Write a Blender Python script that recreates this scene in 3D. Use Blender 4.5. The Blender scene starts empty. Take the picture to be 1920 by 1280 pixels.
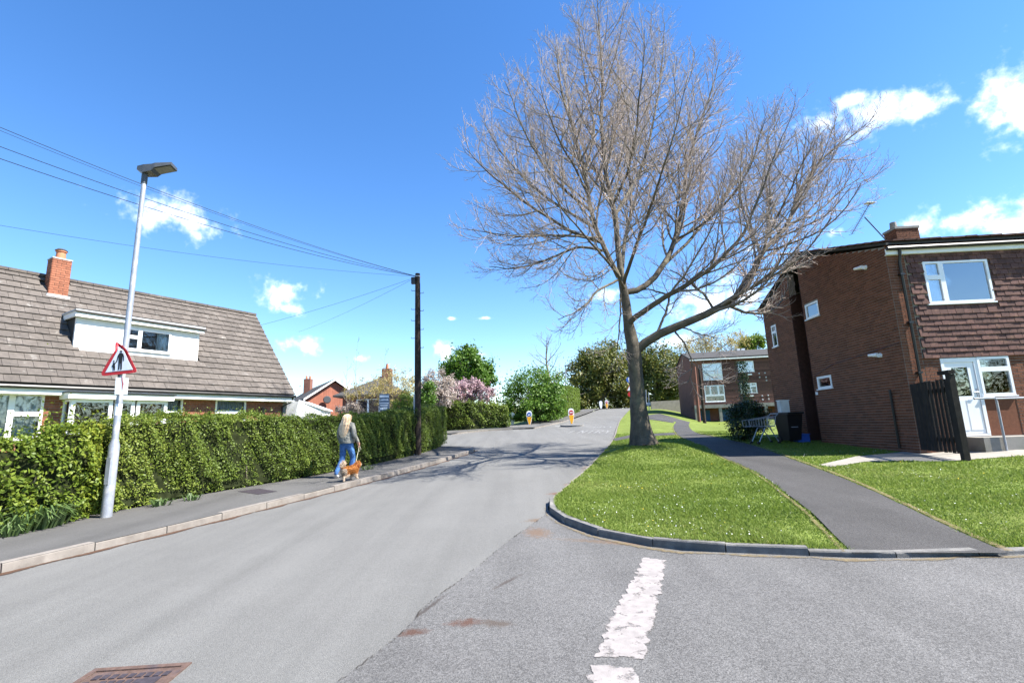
import bpy, bmesh, math, random
import numpy as np
from mathutils import Vector, Matrix, Euler
from mathutils.geometry import delaunay_2d_cdt
random.seed(7); rng = np.random.default_rng(11)
D2R = math.radians
sc = bpy.context.scene
# ---------------------------------------------------------------- camera
FPX = 900.0; PITCH = D2R(10.1); ROLL = D2R(1.93); CAM = Vector((0, 0, 1.6))
_F = Vector((0, math.cos(PITCH), math.sin(PITCH))); _U0 = Vector((0, -math.sin(PITCH), math.cos(PITCH))); _R0 = Vector((1, 0, 0))
_R = _R0 * math.cos(ROLL) - _U0 * math.sin(ROLL); _U = _U0 * math.cos(ROLL) + _R0 * math.sin(ROLL)
cam = bpy.data.cameras.new('camera'); cam.sensor_fit = 'HORIZONTAL'; cam.sensor_width = 36; cam.lens = FPX / 1920 * 36
cam.clip_start = 0.05; cam.clip_end = 3000
camo = bpy.data.objects.new('camera', cam); sc.collection.objects.link(camo)
camo.matrix_world = Matrix(((_R.x, _U.x, -_F.x, CAM.x), (_R.y, _U.y, -_F.y, CAM.y), (_R.z, _U.z, -_F.z, CAM.z), (0, 0, 0, 1)))
sc.camera = camo
# ---------------------------------------------------------------- sun, sky, exposure
SUN_EL = D2R(50); SUN_AZ = D2R(15)          # sun to the right of the view and a little behind the camera
SUNV = Vector((math.cos(SUN_EL) * math.cos(SUN_AZ), -math.cos(SUN_EL) * math.sin(SUN_AZ), math.sin(SUN_EL)))
sl = bpy.data.lights.new('sun', 'SUN'); sl.energy = 5.0; sl.angle = D2R(0.53); sl.color = (1, .95, .87)
so = bpy.data.objects.new('sun', sl); sc.collection.objects.link(so); so.rotation_euler = SUNV.to_track_quat('Z', 'Y').to_euler()
so.location = (30, -10, 40)
sc.view_settings.view_transform = 'Standard'; sc.view_settings.look = 'None'; sc.view_settings.gamma = 1
sc.view_settings.use_curve_mapping = False; sc.view_settings.exposure = 1.65

def ray(u, v):
    return _F + _R * ((u - 960) / FPX) + _U * ((640 - v) / FPX)
def at(u, v, Y):
    d = ray(u, v); return CAM + d * (Y / d.y)

world = bpy.data.worlds.new('World'); sc.world = world; world.use_nodes = True
def build_sky():
    nt = world.node_tree; N = nt.nodes; L = nt.links; N.clear()
    out = N.new('ShaderNodeOutputWorld'); bg = N.new('ShaderNodeBackground'); bg.inputs['Strength'].default_value = 0.096
    sky = N.new('ShaderNodeTexSky'); sky.sky_type = 'NISHITA'; sky.sun_disc = False
    sky.sun_elevation = SUN_EL; sky.sun_rotation = D2R(90) + SUN_AZ
    sky.air_density = 1.0; sky.dust_density = 0.05; sky.ozone_density = 2.2; sky.altitude = 50
    hs = N.new('ShaderNodeHueSaturation'); hs.inputs['Hue'].default_value = .506; hs.inputs['Saturation'].default_value = 1.27; hs.inputs['Value'].default_value = 1.0
    L.new(sky.outputs[0], hs.inputs['Color'])
    tc = N.new('ShaderNodeTexCoord')
    r = random.Random(3)
    # the small fair-weather clouds in view (direction, half width, half height in degrees)
    cl = [(318, 400, 5.6, 2.0), (365, 415, 2.6, 1.1), (525, 545, 3.6, 1.7), (545, 578, 2.0, .8), (565, 646, 3.2, 1.2), (675, 672, 1.1, .5),
          (832, 658, 2.2, 1.4), (880, 662, 2.2, 1.0), (846, 597, .8, .28), (910, 596, 1.1, .25), (1340, 565, 6.6, 2.6), (1400, 560, 3.6, 2.0),
          (1130, 552, 2.6, 1.0), (1660, 212, 5.2, 2.2), (1520, 235, 2.5, 1.5), (1590, 190, 1.6, .9), (1910, 190, 3.0, 3.6), (1815, 412, 6.0, 1.8), (1740, 425, 2.6, 1.0),
          (1915, 425, 2.6, 1.6), (1562, 436, .9, .6), (1405, 468, 1.1, .5), (1265, 640, 3.0, 1.2)]
    dirs = [(ray(u, v).normalized(), w * 1.08, h * 1.2) for u, v, w, h in cl]
    for k in range(14):                        # the rest of the same sky, all round
        az = r.uniform(48, 312); el = r.uniform(5, 52); w = r.uniform(2.5, 9)
        a = D2R(az); e = D2R(el)
        dirs.append((Vector((math.sin(a) * math.cos(e), math.cos(a) * math.cos(e), math.sin(e))), w, w * r.uniform(.3, .5)))
    last = None
    for c, w, h in dirs:
        a = Vector((0, 0, 1)).cross(c).normalized() * -1; b = a.cross(c).normalized()
        if b.z < 0: b = -b
        m = Matrix((a, b, a.cross(b))).transposed()
        mp = N.new('ShaderNodeMapping'); mp.vector_type = 'TEXTURE'
        mp.inputs['Location'].default_value = c; mp.inputs['Rotation'].default_value = m.to_euler()
        mp.inputs['Scale'].default_value = (math.tan(D2R(w)), math.tan(D2R(h)), .25)
        L.new(tc.outputs['Generated'], mp.inputs['Vector'])
        ln = N.new('ShaderNodeVectorMath'); ln.operation = 'LENGTH'; L.new(mp.outputs[0], ln.inputs[0])
        if last is None: last = ln.outputs['Value']
        else:
            mn = N.new('ShaderNodeMath'); mn.operation = 'SMOOTH_MIN'; mn.inputs[2].default_value = .35
            L.new(last, mn.inputs[0]); L.new(ln.outputs['Value'], mn.inputs[1]); last = mn.outputs[0]
    n1 = N.new('ShaderNodeTexNoise'); n1.inputs['Scale'].default_value = 24; n1.inputs['Detail'].default_value = 9; n1.inputs['Roughness'].default_value = .58
    L.new(tc.outputs['Generated'], n1.inputs['Vector'])
    ma = N.new('ShaderNodeMath'); ma.operation = 'MULTIPLY_ADD'; ma.inputs[1].default_value = 2.3; ma.inputs[2].default_value = -1.42
    L.new(n1.outputs['Fac'], ma.inputs[0])
    n3 = N.new('ShaderNodeTexNoise'); n3.inputs['Scale'].default_value = 85; n3.inputs['Detail'].default_value = 7; L.new(tc.outputs['Generated'], n3.inputs['Vector'])
    mb2 = N.new('ShaderNodeMath'); mb2.operation = 'MULTIPLY_ADD'; mb2.inputs[1].default_value = .8; L.new(n3.outputs['Fac'], mb2.inputs[0]); L.new(ma.outputs[0], mb2.inputs[2]); ma = mb2
    ad = N.new('ShaderNodeMath'); L.new(last, ad.inputs[0]); L.new(ma.outputs[0], ad.inputs[1])
    mr = N.new('ShaderNodeMapRange'); mr.interpolation_type = 'SMOOTHSTEP'
    mr.inputs['From Min'].default_value = 1.02; mr.inputs['From Max'].default_value = -.15; mr.inputs['To Min'].default_value = 0; mr.inputs['To Max'].default_value = .95
    L.new(ad.outputs[0], mr.inputs['Value'])
    cr = N.new('ShaderNodeMix'); cr.data_type = 'RGBA'
    cr.inputs['A'].default_value = (5.6, 6.3, 7.4, 1); cr.inputs['B'].default_value = (8.6, 8.7, 8.8, 1)
    L.new(mr.outputs[0], cr.inputs['Factor'])
    mx = N.new('ShaderNodeMix'); mx.data_type = 'RGBA'
    L.new(mr.outputs[0], mx.inputs['Factor']); L.new(hs.outputs[0], mx.inputs['A']); L.new(cr.outputs['Result'], mx.inputs['B'])
    L.new(mx.outputs['Result'], bg.inputs['Color']); L.new(bg.outputs[0], out.inputs[0])
world.cycles.sampling_method = 'MANUAL'; world.cycles.sample_map_resolution = 512
build_sky()

# ---------------------------------------------------------------- helpers: materials
MATS = {}
def nodes(m):
    m.use_nodes = True; nt = m.node_tree; return nt, nt.nodes, nt.links, nt.nodes['Principled BSDF']
def pmat(name, col, rough=.8, var=.12, scale=6, bump=0, bscale=60, spec=.3, tint=0, metal=0, col2=None, c2scale=2, c2lo=.5, c2hi=.65, fine=0, fscale=200, coat=0):
    m = bpy.data.materials.new(name); nt, N, L, P = nodes(m)
    geo = N.new('ShaderNodeNewGeometry')
    nz = N.new('ShaderNodeTexNoise'); nz.inputs['Scale'].default_value = scale; nz.inputs['Detail'].default_value = 6
    L.new(geo.outputs['Position'], nz.inputs['Vector'])
    mr = N.new('ShaderNodeMapRange'); mr.inputs['From Min'].default_value = .3; mr.inputs['From Max'].default_value = .7
    mr.inputs['To Min'].default_value = 1 - var; mr.inputs['To Max'].default_value = 1 + var; L.new(nz.outputs['Fac'], mr.inputs['Value'])
    val = mr.outputs[0]
    def mul(a, b):
        q = N.new('ShaderNodeMath'); q.operation = 'MULTIPLY'; L.new(a, q.inputs[0]); L.new(b, q.inputs[1]); return q.outputs[0]
    if fine:
        nf = N.new('ShaderNodeTexNoise'); nf.inputs['Scale'].default_value = fscale; nf.inputs['Detail'].default_value = 3; L.new(geo.outputs['Position'], nf.inputs['Vector'])
        m2 = N.new('ShaderNodeMapRange'); m2.inputs['From Min'].default_value = .3; m2.inputs['From Max'].default_value = .7
        m2.inputs['To Min'].default_value = 1 - fine; m2.inputs['To Max'].default_value = 1 + fine; L.new(nf.outputs['Fac'], m2.inputs['Value']); val = mul(val, m2.outputs[0])
    if tint:
        at_ = N.new('ShaderNodeAttribute'); at_.attribute_name = 'tint'; oi = N.new('ShaderNodeObjectInfo')
        s = N.new('ShaderNodeMath'); L.new(at_.outputs['Fac'], s.inputs[0]); L.new(oi.outputs['Random'], s.inputs[1])
        fr = N.new('ShaderNodeMath'); fr.operation = 'FRACT'; L.new(s.outputs[0], fr.inputs[0])
        m3 = N.new('ShaderNodeMapRange'); m3.inputs['To Min'].default_value = 1 - tint; m3.inputs['To Max'].default_value = 1 + tint; L.new(fr.outputs[0], m3.inputs['Value']); val = mul(val, m3.outputs[0])
    base = N.new('ShaderNodeRGB'); base.outputs[0].default_value = (*col, 1); csock = base.outputs[0]
    if col2:
        n2 = N.new('ShaderNodeTexNoise'); n2.inputs['Scale'].default_value = c2scale; n2.inputs['Detail'].default_value = 8; n2.inputs['Roughness'].default_value = .65; L.new(geo.outputs['Position'], n2.inputs['Vector'])
        r2 = N.new('ShaderNodeMapRange'); r2.inputs['From Min'].default_value = c2lo; r2.inputs['From Max'].default_value = c2hi; L.new(n2.outputs['Fac'], r2.inputs['Value'])
        mx = N.new('ShaderNodeMix'); mx.data_type = 'RGBA'; L.new(r2.outputs[0], mx.inputs['Factor']); L.new(csock, mx.inputs['A']); mx.inputs['B'].default_value = (*col2, 1); csock = mx.outputs['Result']
    vm = N.new('ShaderNodeVectorMath'); vm.operation = 'SCALE'; L.new(csock, vm.inputs[0]); L.new(val, vm.inputs['Scale'])
    L.new(vm.outputs[0], P.inputs['Base Color'])
    P.inputs['Roughness'].default_value = rough; P.inputs['Specular IOR Level'].default_value = spec; P.inputs['Metallic'].default_value = metal
    if coat: P.inputs['Coat Weight'].default_value = coat
    if bump:
        nb = N.new('ShaderNodeTexNoise'); nb.inputs['Scale'].default_value = bscale; nb.inputs['Detail'].default_value = 5; L.new(geo.outputs['Position'], nb.inputs['Vector'])
        b = N.new('ShaderNodeBump'); b.inputs['Strength'].default_value = bump; b.inputs['Distance'].default_value = .02; L.new(nb.outputs['Fac'], b.inputs['Height']); L.new(b.outputs[0], P.inputs['Normal'])
    MATS[name] = m; return m
def leafmat(name, cols, trans=.35, rough=.5, spec=.35):
    """leaf colours picked per leaf from the 'tint' attribute"""
    m = bpy.data.materials.new(name); nt, N, L, P = nodes(m)
    a = N.new('ShaderNodeAttribute'); a.attribute_name = 'tint'
    cr = N.new('ShaderNodeValToRGB'); e = cr.color_ramp.elements
    while len(e) < len(cols): e.new(.5)
    for i, c in enumerate(cols): e[i].position = i / (len(cols) - 1); e[i].color = (*c, 1)
    L.new(a.outputs['Fac'], cr.inputs[0]); L.new(cr.outputs[0], P.inputs['Base Color']); P.inputs['Roughness'].default_value = rough; P.inputs['Specular IOR Level'].default_value = spec
    tr = N.new('ShaderNodeBsdfTranslucent'); L.new(cr.outputs[0], tr.inputs[0])
    mx = N.new('ShaderNodeMixShader'); mx.inputs[0].default_value = trans; L.new(P.outputs[0], mx.inputs[1]); L.new(tr.outputs[0], mx.inputs[2])
    L.new(mx.outputs[0], N['Material Output'].inputs[0]); MATS[name] = m; return m
def glassmat(name, refl=.2, tintc=(.85, .9, .92)):
    m = bpy.data.materials.new(name); nt, N, L, P = nodes(m); N.remove(P)
    t = N.new('ShaderNodeBsdfTransparent'); t.inputs[0].default_value = (*tintc, 1); g = N.new('ShaderNodeBsdfGlossy'); g.inputs['Roughness'].default_value = .015
    fr = N.new('ShaderNodeFresnel'); fr.inputs['IOR'].default_value = 1.5
    ad = N.new('ShaderNodeMath'); ad.inputs[1].default_value = refl; ad.use_clamp = True; L.new(fr.outputs[0], ad.inputs[0])
    # slight waviness of the pane
    nz = N.new('ShaderNodeTexNoise'); nz.inputs['Scale'].default_value = 1.3; geo = N.new('ShaderNodeNewGeometry'); L.new(geo.outputs['Position'], nz.inputs['Vector'])
    b = N.new('ShaderNodeBump'); b.inputs['Strength'].default_value = .12; b.inputs['Distance'].default_value = .02; L.new(nz.outputs['Fac'], b.inputs['Height']); L.new(b.outputs[0], g.inputs['Normal'])
    mx = N.new('ShaderNodeMixShader'); L.new(ad.outputs[0], mx.inputs[0]); L.new(t.outputs[0], mx.inputs[1]); L.new(g.outputs[0], mx.inputs[2]); L.new(mx.outputs[0], N['Material Output'].inputs[0])
    MATS[name] = m; return m
def wornmat(name, col, lo, hi, scale, rough=.85, var=.15):
    """paint or dirt that has worn through in places (noise-edged transparency)"""
    m = pmat(name, col, rough, var, 14, bump=.25, bscale=180, fine=.1); nt = m.node_tree; N = nt.nodes; L = nt.links; P = N['Principled BSDF']
    at_ = N.new('ShaderNodeAttribute'); at_.attribute_name = 'edge'
    geo = N.new('ShaderNodeNewGeometry'); nz = N.new('ShaderNodeTexNoise'); nz.inputs['Scale'].default_value = scale; nz.inputs['Detail'].default_value = 9; nz.inputs['Roughness'].default_value = .7
    L.new(geo.outputs['Position'], nz.inputs['Vector'])
    s = N.new('ShaderNodeMath'); L.new(nz.outputs['Fac'], s.inputs[0]); L.new(at_.outputs['Fac'], s.inputs[1])
    mr = N.new('ShaderNodeMapRange'); mr.inputs['From Min'].default_value = lo; mr.inputs['From Max'].default_value = hi; L.new(s.outputs[0], mr.inputs['Value'])
    L.new(mr.outputs[0], P.inputs['Alpha']); return m
# ---------------------------------------------------------------- helpers: meshes
COL = sc.collection
def npmesh(name, V, polys, tint=None, smooth=False, edge=None):
    """V (n,3); polys: list of int arrays (m,k), tint per polygon, edge per vertex"""
    me = bpy.data.meshes.new(name); V = np.asarray(V, np.float32); me.vertices.add(len(V)); me.vertices.foreach_set('co', V.ravel())
    polys = [np.asarray(p, np.int32) for p in polys if len(p)]
    nl = sum(p.size for p in polys); npol = sum(len(p) for p in polys)
    me.loops.add(nl); me.polygons.add(npol)
    me.loops.foreach_set('vertex_index', np.concatenate([p.ravel() for p in polys]))
    tot = np.concatenate([np.full(len(p), p.shape[1], np.int32) for p in polys]); st = np.concatenate([[0], np.cumsum(tot)[:-1]]).astype(np.int32)
    me.polygons.foreach_set('loop_start', st); me.polygons.foreach_set('loop_total', tot)
    if smooth: me.polygons.foreach_set('use_smooth', np.ones(npol, bool))
    if tint is not None:
        a = me.attributes.new('tint', 'FLOAT', 'FACE'); a.data.foreach_set('value', np.asarray(tint, np.float32))
    if edge is not None:
        a = me.attributes.new('edge', 'FLOAT', 'POINT'); a.data.foreach_set('value', np.asarray(edge, np.float32))
    me.update(calc_edges=True); me.validate(); return me
def tag(o, label=None, cat=None, group=None, kind=None):
    if label: o['label'] = label
    if cat: o['category'] = cat
    if group: o['group'] = group
    if kind: o['kind'] = kind
    return o
def link(name, me, m=None, parent=None, mw=None):
    o = bpy.data.objects.new(name, me); COL.objects.link(o)
    if m is not None and me is not None and not me.materials: me.materials.append(MATS[m] if isinstance(m, str) else m)
    if parent is not None: o.parent = parent
    if mw is not None: o.matrix_local = mw
    return o
def empty(name, label, cat, loc=(0, 0, 0), rz=0, group=None):
    o = bpy.data.objects.new(name, None); COL.objects.link(o); o.location = loc; o.rotation_euler = (0, 0, rz); o.empty_display_size = .2
    return tag(o, label, cat, group)
class MB:
    """collects simple solids into one mesh"""
    def __init__(s): s.v = []; s.f = []; s.t = []
    def add(s, vs, fs, t=None):
        b = len(s.v); s.v += [tuple(x) for x in vs]; s.f += [tuple(b + i for i in f) for f in fs]; s.t += [random.random() if t is None else t] * len(fs); return s
    def box(s, c, size, M=None, t=None):
        x, y, z = (q / 2 for q in size); vs = [Vector(c) + Vector((i * x, j * y, k * z)) for k in (-1, 1) for j in (-1, 1) for i in (-1, 1)]
        if M is not None: vs = [M @ q for q in vs]
        return s.add(vs, [(0, 2, 3, 1), (4, 5, 7, 6), (0, 1, 5, 4), (2, 6, 7, 3), (0, 4, 6, 2), (1, 3, 7, 5)], t)
    def fbox(s, O, u, w, n, u0, u1, z0, z1, n0, n1, t=None):
        """box in a frame: O origin, u along, w up, n outward"""
        vs = [O + u * a + w * b + n * c for b in (z0, z1) for c in (n0, n1) for a in (u0, u1)]
        return s.add(vs, [(0, 2, 3, 1), (4, 5, 7, 6), (0, 1, 5, 4), (2, 6, 7, 3), (0, 4, 6, 2), (1, 3, 7, 5)], t)
    def tube(s, pts, rad, n=8, cap=True, t=None):
        pts = [Vector(p) for p in pts]
        if not hasattr(rad, '__len__'): rad = [rad] * len(pts)
        rings = []; x = None
        for i, p in enumerate(pts):
            d = (pts[min(i + 1, len(pts) - 1)] - pts[max(i - 1, 0)]).normalized()
            if x is None:
                x = d.orthogonal().normalized()
            x = (x - d * x.dot(d)).normalized(); y = d.cross(x)
            rings.append([p + (x * math.cos(6.28319 * k / n) + y * math.sin(6.28319 * k / n)) * rad[i] for k in range(n)])
        vs = [q for r in rings for q in r]; fs = []
        for i in range(len(rings) - 1):
            for k in range(n): a = i * n + k; b = i * n + (k + 1) % n; fs.append((a, b, b + n, a + n))
        if cap: fs.append(tuple(range(n - 1, -1, -1))); fs.append(tuple(range(len(vs) - n, len(vs))))
        return s.add(vs, fs, t)
    def prism(s, poly, ext, t=None):
        """poly: 3D outline, extruded by vector ext"""
        n = len(poly); vs = [Vector(p) for p in poly] + [Vector(p) + ext for p in poly]
        fs = [tuple(range(n - 1, -1, -1)), tuple(range(n, 2 * n))] + [(i, (i + 1) % n, n + (i + 1) % n, n + i) for i in range(n)]
        return s.add(vs, fs, t)
    def mesh(s, name, smooth=False):
        me = bpy.data.meshes.new(name); me.from_pydata(s.v, [], s.f)
        a = me.attributes.new('tint', 'FLOAT', 'FACE'); a.data.foreach_set('value', np.array(s.t, np.float32))
        bm = bmesh.new(); bm.from_mesh(me); bmesh.ops.recalc_face_normals(bm, faces=bm.faces); bm.to_mesh(me); bm.free()
        if smooth: me.polygons.foreach_set('use_smooth', np.ones(len(me.polygons), bool)); me.set_sharp_from_angle(angle=D2R(40))
        return me
    def build(s, name, m, parent=None, smooth=False):
        return link(name, s.mesh(name, smooth), m, parent)
def unit_box(name, m):
    me = MB().box((0, 0, 0), (1, 1, 1)).mesh(name); me.materials.append(MATS[m]); return me
def frameM(O, u, n, w, su, sn, sw):
    """matrix of a unit box laid in a frame: along u, outward n, up w, with sizes"""
    return Matrix(((u.x * su, n.x * sn, w.x * sw, O.x), (u.y * su, n.y * sn, w.y * sw, O.y), (u.z * su, n.z * sn, w.z * sw, O.z), (0, 0, 0, 1)))
def place_pieces(pieces, name, m, parent, limit=300, key=None, rest=None):
    """pieces: matrices of a unit box. The nearest `limit` become objects of their own sharing one mesh, the rest one joined part"""
    pieces = sorted(pieces, key=key or (lambda M: (M.translation - CAM).length))
    me = unit_box(name, m)
    for M in pieces[:limit]:
        o = bpy.data.objects.new(name, me); COL.objects.link(o); o.parent = parent; o.matrix_local = M
    if pieces[limit:]:
        mb = MB()
        for M in pieces[limit:]: mb.box((0, 0, 0), (1, 1, 1), M)
        o = mb.build(rest or (name + '_field'), m, parent); o['kind'] = 'stuff'
def inpoly(P, poly):
    P = np.asarray(P, float); x, y = P[:, 0], P[:, 1]; ins = np.zeros(len(P), bool); n = len(poly)
    for i in range(n):
        x0, y0 = poly[i][:2]; x1, y1 = poly[(i + 1) % n][:2]
        c = ((y0 > y) != (y1 > y)) & (x < (x1 - x0) * (y - y0) / ((y1 - y0) or 1e-9) + x0); ins ^= c
    return ins
def densify(poly, step, closed=True):
    out = []; n = len(poly)
    for i in range(n if closed else n - 1):
        a = Vector(poly[i][:2]); b = Vector(poly[(i + 1) % n][:2]); k = max(1, int((b - a).length / step))
        out += [a.lerp(b, j / k) for j in range(k)]
    if not closed: out.append(Vector(poly[-1][:2]))
    return out
def smoothline(pts, step=.3):
    """Catmull-Rom through 2D points"""
    p = [Vector(q[:2]) for q in pts]; p = [p[0] * 2 - p[1]] + p + [p[-1] * 2 - p[-2]]; out = []
    for i in range(1, len(p) - 2):
        k = max(1, int((p[i + 1] - p[i]).length / step))
        for j in range(k):
            t = j / k; a, b, c, d = p[i - 1:i + 3]
            out.append(.5 * ((2 * b) + (c - a) * t + (2 * a - 5 * b + 4 * c - d) * t * t + (3 * b - a - 3 * c + d) * t ** 3))
    out.append(p[-2]); return out
def sheet(name, poly, zf, step, m, label, kind='structure', parent=None, edgefade=0, cat=None):
    B = densify(poly, step); nb = len(B); xs = [q.x for q in B]; ys = [q.y for q in B]
    gx, gy = np.meshgrid(np.arange(min(xs), max(xs), step), np.arange(min(ys), max(ys), step)); G = np.stack([gx.ravel(), gy.ravel()], 1)
    G = G + rng.uniform(-.2, .2, G.shape) * step; G = G[inpoly(G, [(q.x, q.y) for q in B])]
    BA = np.array([(q.x, q.y) for q in B])
    if len(G):
        dm = np.concatenate([np.min(np.hypot(G[k:k + 500, None, 0] - BA[None, :, 0], G[k:k + 500, None, 1] - BA[None, :, 1]), 1) for k in range(0, len(G), 500)]); G = G[dm > step * .35]
    pts = B + [Vector(q) for q in G]
    r = delaunay_2d_cdt(pts, [(i, (i + 1) % nb) for i in range(nb)], [], 1, 1e-5)
    V = [(q.x, q.y, zf(q.x, q.y)) for q in r[0]]
    e = None
    if edgefade:
        VA = np.array([(q[0], q[1]) for q in V]); e = np.array([np.min(np.hypot(*(BA - q).T)) for q in VA]); e = np.clip(e / edgefade, 0, 1)
    me = bpy.data.meshes.new(name); me.from_pydata(V, [], [tuple(f) for f in r[2]])
    if e is not None: a = me.attributes.new('edge', 'FLOAT', 'POINT'); a.data.foreach_set('value', e.astype(np.float32))
    bm = bmesh.new(); bm.from_mesh(me); bmesh.ops.recalc_face_normals(bm, faces=bm.faces)
    if sum(f.normal.z for f in bm.faces) < 0: bmesh.ops.reverse_faces(bm, faces=bm.faces)
    bm.to_mesh(me); bm.free()
    me.polygons.foreach_set('use_smooth', np.ones(len(me.polygons), bool))
    o = link(name, me, m, parent)
    if parent is None: tag(o, label, cat, None, kind)
    return o
# ---------------------------------------------------------------- materials
def asphalt(name, col, grain, gscale, stains=(), col2=None, var=.1):
    m = pmat(name, col, .88, var, 1.3, bump=.5, bscale=gscale, spec=.25, fine=grain, fscale=gscale, col2=col2, c2scale=.8, c2lo=.45, c2hi=.75)
    nt = m.node_tree; N = nt.nodes; L = nt.links; P = N['Principled BSDF']
    # light and dark stone chips
    geo = N.new('ShaderNodeNewGeometry'); vo = N.new('ShaderNodeTexVoronoi'); vo.inputs['Scale'].default_value = gscale * .8; L.new(geo.outputs['Position'], vo.inputs['Vector'])
    sp = N.new('ShaderNodeSeparateColor'); L.new(vo.outputs['Color'], sp.inputs[0])
    mr = N.new('ShaderNodeMapRange'); mr.inputs['To Min'].default_value = 1 - grain * 1.3; mr.inputs['To Max'].default_value = 1 + grain * 1.3; L.new(sp.outputs[0], mr.inputs['Value'])
    src = P.inputs['Base Color'].links[0].from_socket
    vm = N.new('ShaderNodeVectorMath'); vm.operation = 'SCALE'; L.new(src, vm.inputs[0]); L.new(mr.outputs[0], vm.inputs['Scale']); cur = vm.outputs[0]
    for cx, cy, a, b, rot, c in stains:
        mp = N.new('ShaderNodeMapping'); mp.vector_type = 'TEXTURE'; mp.inputs['Location'].default_value = (cx, cy, 0); mp.inputs['Rotation'].default_value = (0, 0, rot); mp.inputs['Scale'].default_value = (a, b, 1000)
        L.new(geo.outputs['Position'], mp.inputs['Vector']); ln = N.new('ShaderNodeVectorMath'); ln.operation = 'LENGTH'; L.new(mp.outputs[0], ln.inputs[0])
        nz = N.new('ShaderNodeTexNoise'); nz.inputs['Scale'].default_value = 19; nz.inputs['Detail'].default_value = 8; nz.inputs['Roughness'].default_value = .75; L.new(geo.outputs['Position'], nz.inputs['Vector'])
        q = N.new('ShaderNodeMath'); q.operation = 'MULTIPLY_ADD'; q.inputs[1].default_value = 2.2; L.new(nz.outputs['Fac'], q.inputs[0]); L.new(ln.outputs['Value'], q.inputs[2])
        r = N.new('ShaderNodeMapRange'); r.inputs['From Min'].default_value = 1.95; r.inputs['From Max'].default_value = 1.35; r.inputs['To Max'].default_value = .85; L.new(q.outputs[0], r.inputs['Value'])
        mx = N.new('ShaderNodeMix'); mx.data_type = 'RGBA'; L.new(r.outputs[0], mx.inputs['Factor']); L.new(cur, mx.inputs['A']); mx.inputs['B'].default_value = (*c, 1); cur = mx.outputs['Result']
    # traffic-worn bands drawn out along the road
    mp = N.new('ShaderNodeMapping'); mp.inputs['Rotation'].default_value = (0, 0, D2R(17)); mp.inputs['Scale'].default_value = (1.5, .09, 1); L.new(geo.outputs['Position'], mp.inputs['Vector'])
    ns = N.new('ShaderNodeTexNoise'); ns.inputs['Scale'].default_value = 1.2; ns.inputs['Detail'].default_value = 6; L.new(mp.outputs[0], ns.inputs['Vector']); ms = N.new('ShaderNodeMapRange'); ms.inputs['From Min'].default_value = .3; ms.inputs['From Max'].default_value = .7; ms.inputs['To Min'].default_value = .87; ms.inputs['To Max'].default_value = 1.12; L.new(ns.outputs['Fac'], ms.inputs['Value'])
    vs = N.new('ShaderNodeVectorMath'); vs.operation = 'SCALE'; L.new(cur, vs.inputs[0]); L.new(ms.outputs[0], vs.inputs['Scale']); cur = vs.outputs[0]
    L.new(cur, P.inputs['Base Color']); return m
RUST = (.075, .036, .024)
asphalt('road', (.135, .134, .128), .13, 170, [(.3, 7.45, .3, .18, .3, (.12, .085, .06)), (.75, 9.6, .25, .2, 0, (.14, .075, .05)), (1.1, 10.6, .15, .25, 0, (.15, .1, .075)), (1.9, 13.2, .25, 1.0, -.27, (.16, .125, .105))], var=.05)
asphalt('apron', (.108, .106, .104), .24, 110, [(-.81, 3.91, .17, .09, .2, RUST), (-.42, 4.04, .2, .1, .1, RUST), (-.2, 4.0, .2, .09, -.2, (.075, .06, .05)), (-.78, 4.35, .035, .45, -.37, (.05, .042, .038)), (-.12, 4.9, .04, .35, -.62, (.06, .05, .045)), (.25, 6.7, .25, .4, .2, (.12, .08, .055)), (1.3, 6.0, 1.2, .12, -.4, (.13, .09, .06))], var=.08)
asphalt('path', (.056, .054, .053), .2, 110, var=.1)
asphalt('pave', (.092, .09, .087), .12, 150, var=.08)
pmat('kerb', (.195, .175, .155), .85, .16, 5, bump=.3, bscale=90, tint=.1, fine=.08, fscale=120, col2=(.13, .11, .095), c2scale=3, c2lo=.5, c2hi=.75)
pmat('kerb_dark', (.135, .132, .126), .85, .2, 6, bump=.3, bscale=90, tint=.12, fine=.12, fscale=120, col2=(.2, .19, .175), c2scale=3)
pmat('concrete', (.25, .235, .21), .85, .12, 3, bump=.25, bscale=70, fine=.08, fscale=90, col2=(.2, .19, .16), c2scale=2.2, c2lo=.5, c2hi=.72)
pmat('lawn', (.125, .162, .036), .9, .22, 1.4, bump=.6, bscale=70, spec=.1, fine=.35, fscale=90, col2=(.15, .16, .045), c2scale=1.1, c2lo=.52, c2hi=.8)
pmat('earth', (.16, .13, .09), .95, .25, 3, bump=.5, bscale=40, fine=.2, fscale=80)
pmat('ground', (.09, .12, .04), .95, .3, .6, spec=.1)
pmat('whitepaint', (.8, .8, .78), .5, .04, 4, spec=.4)
pmat('upvc', (.82, .82, .82), .3, .02, 4, spec=.5)
pmat('black_plastic', (.012, .012, .013), .35, .1, 8, spec=.5)
pmat('galv', (.3, .32, .36), .45, .12, 9, metal=.35, spec=.5, fine=.08, fscale=60, col2=(.5, .48, .46), c2scale=3)
pmat('dark_metal', (.06, .065, .07), .4, .1, 9, spec=.5)
pmat('brick_red', (.155, .06, .032), .88, .14, 18, bump=.35, bscale=90, tint=.24, fine=.12, fscale=110)
pmat('brick_orange', (.26, .1, .058), .88, .14, 18, bump=.3, bscale=90, tint=.2, fine=.1, fscale=110)
pmat('mortar', (.27, .235, .2), .95, .12, 12, bump=.3, bscale=120)
pmat('hung_tile', (.105, .05, .04), .8, .2, 14, bump=.25, bscale=80, tint=.28, col2=(.2, .105, .07), c2scale=5, c2lo=.55, c2hi=.72)
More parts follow.
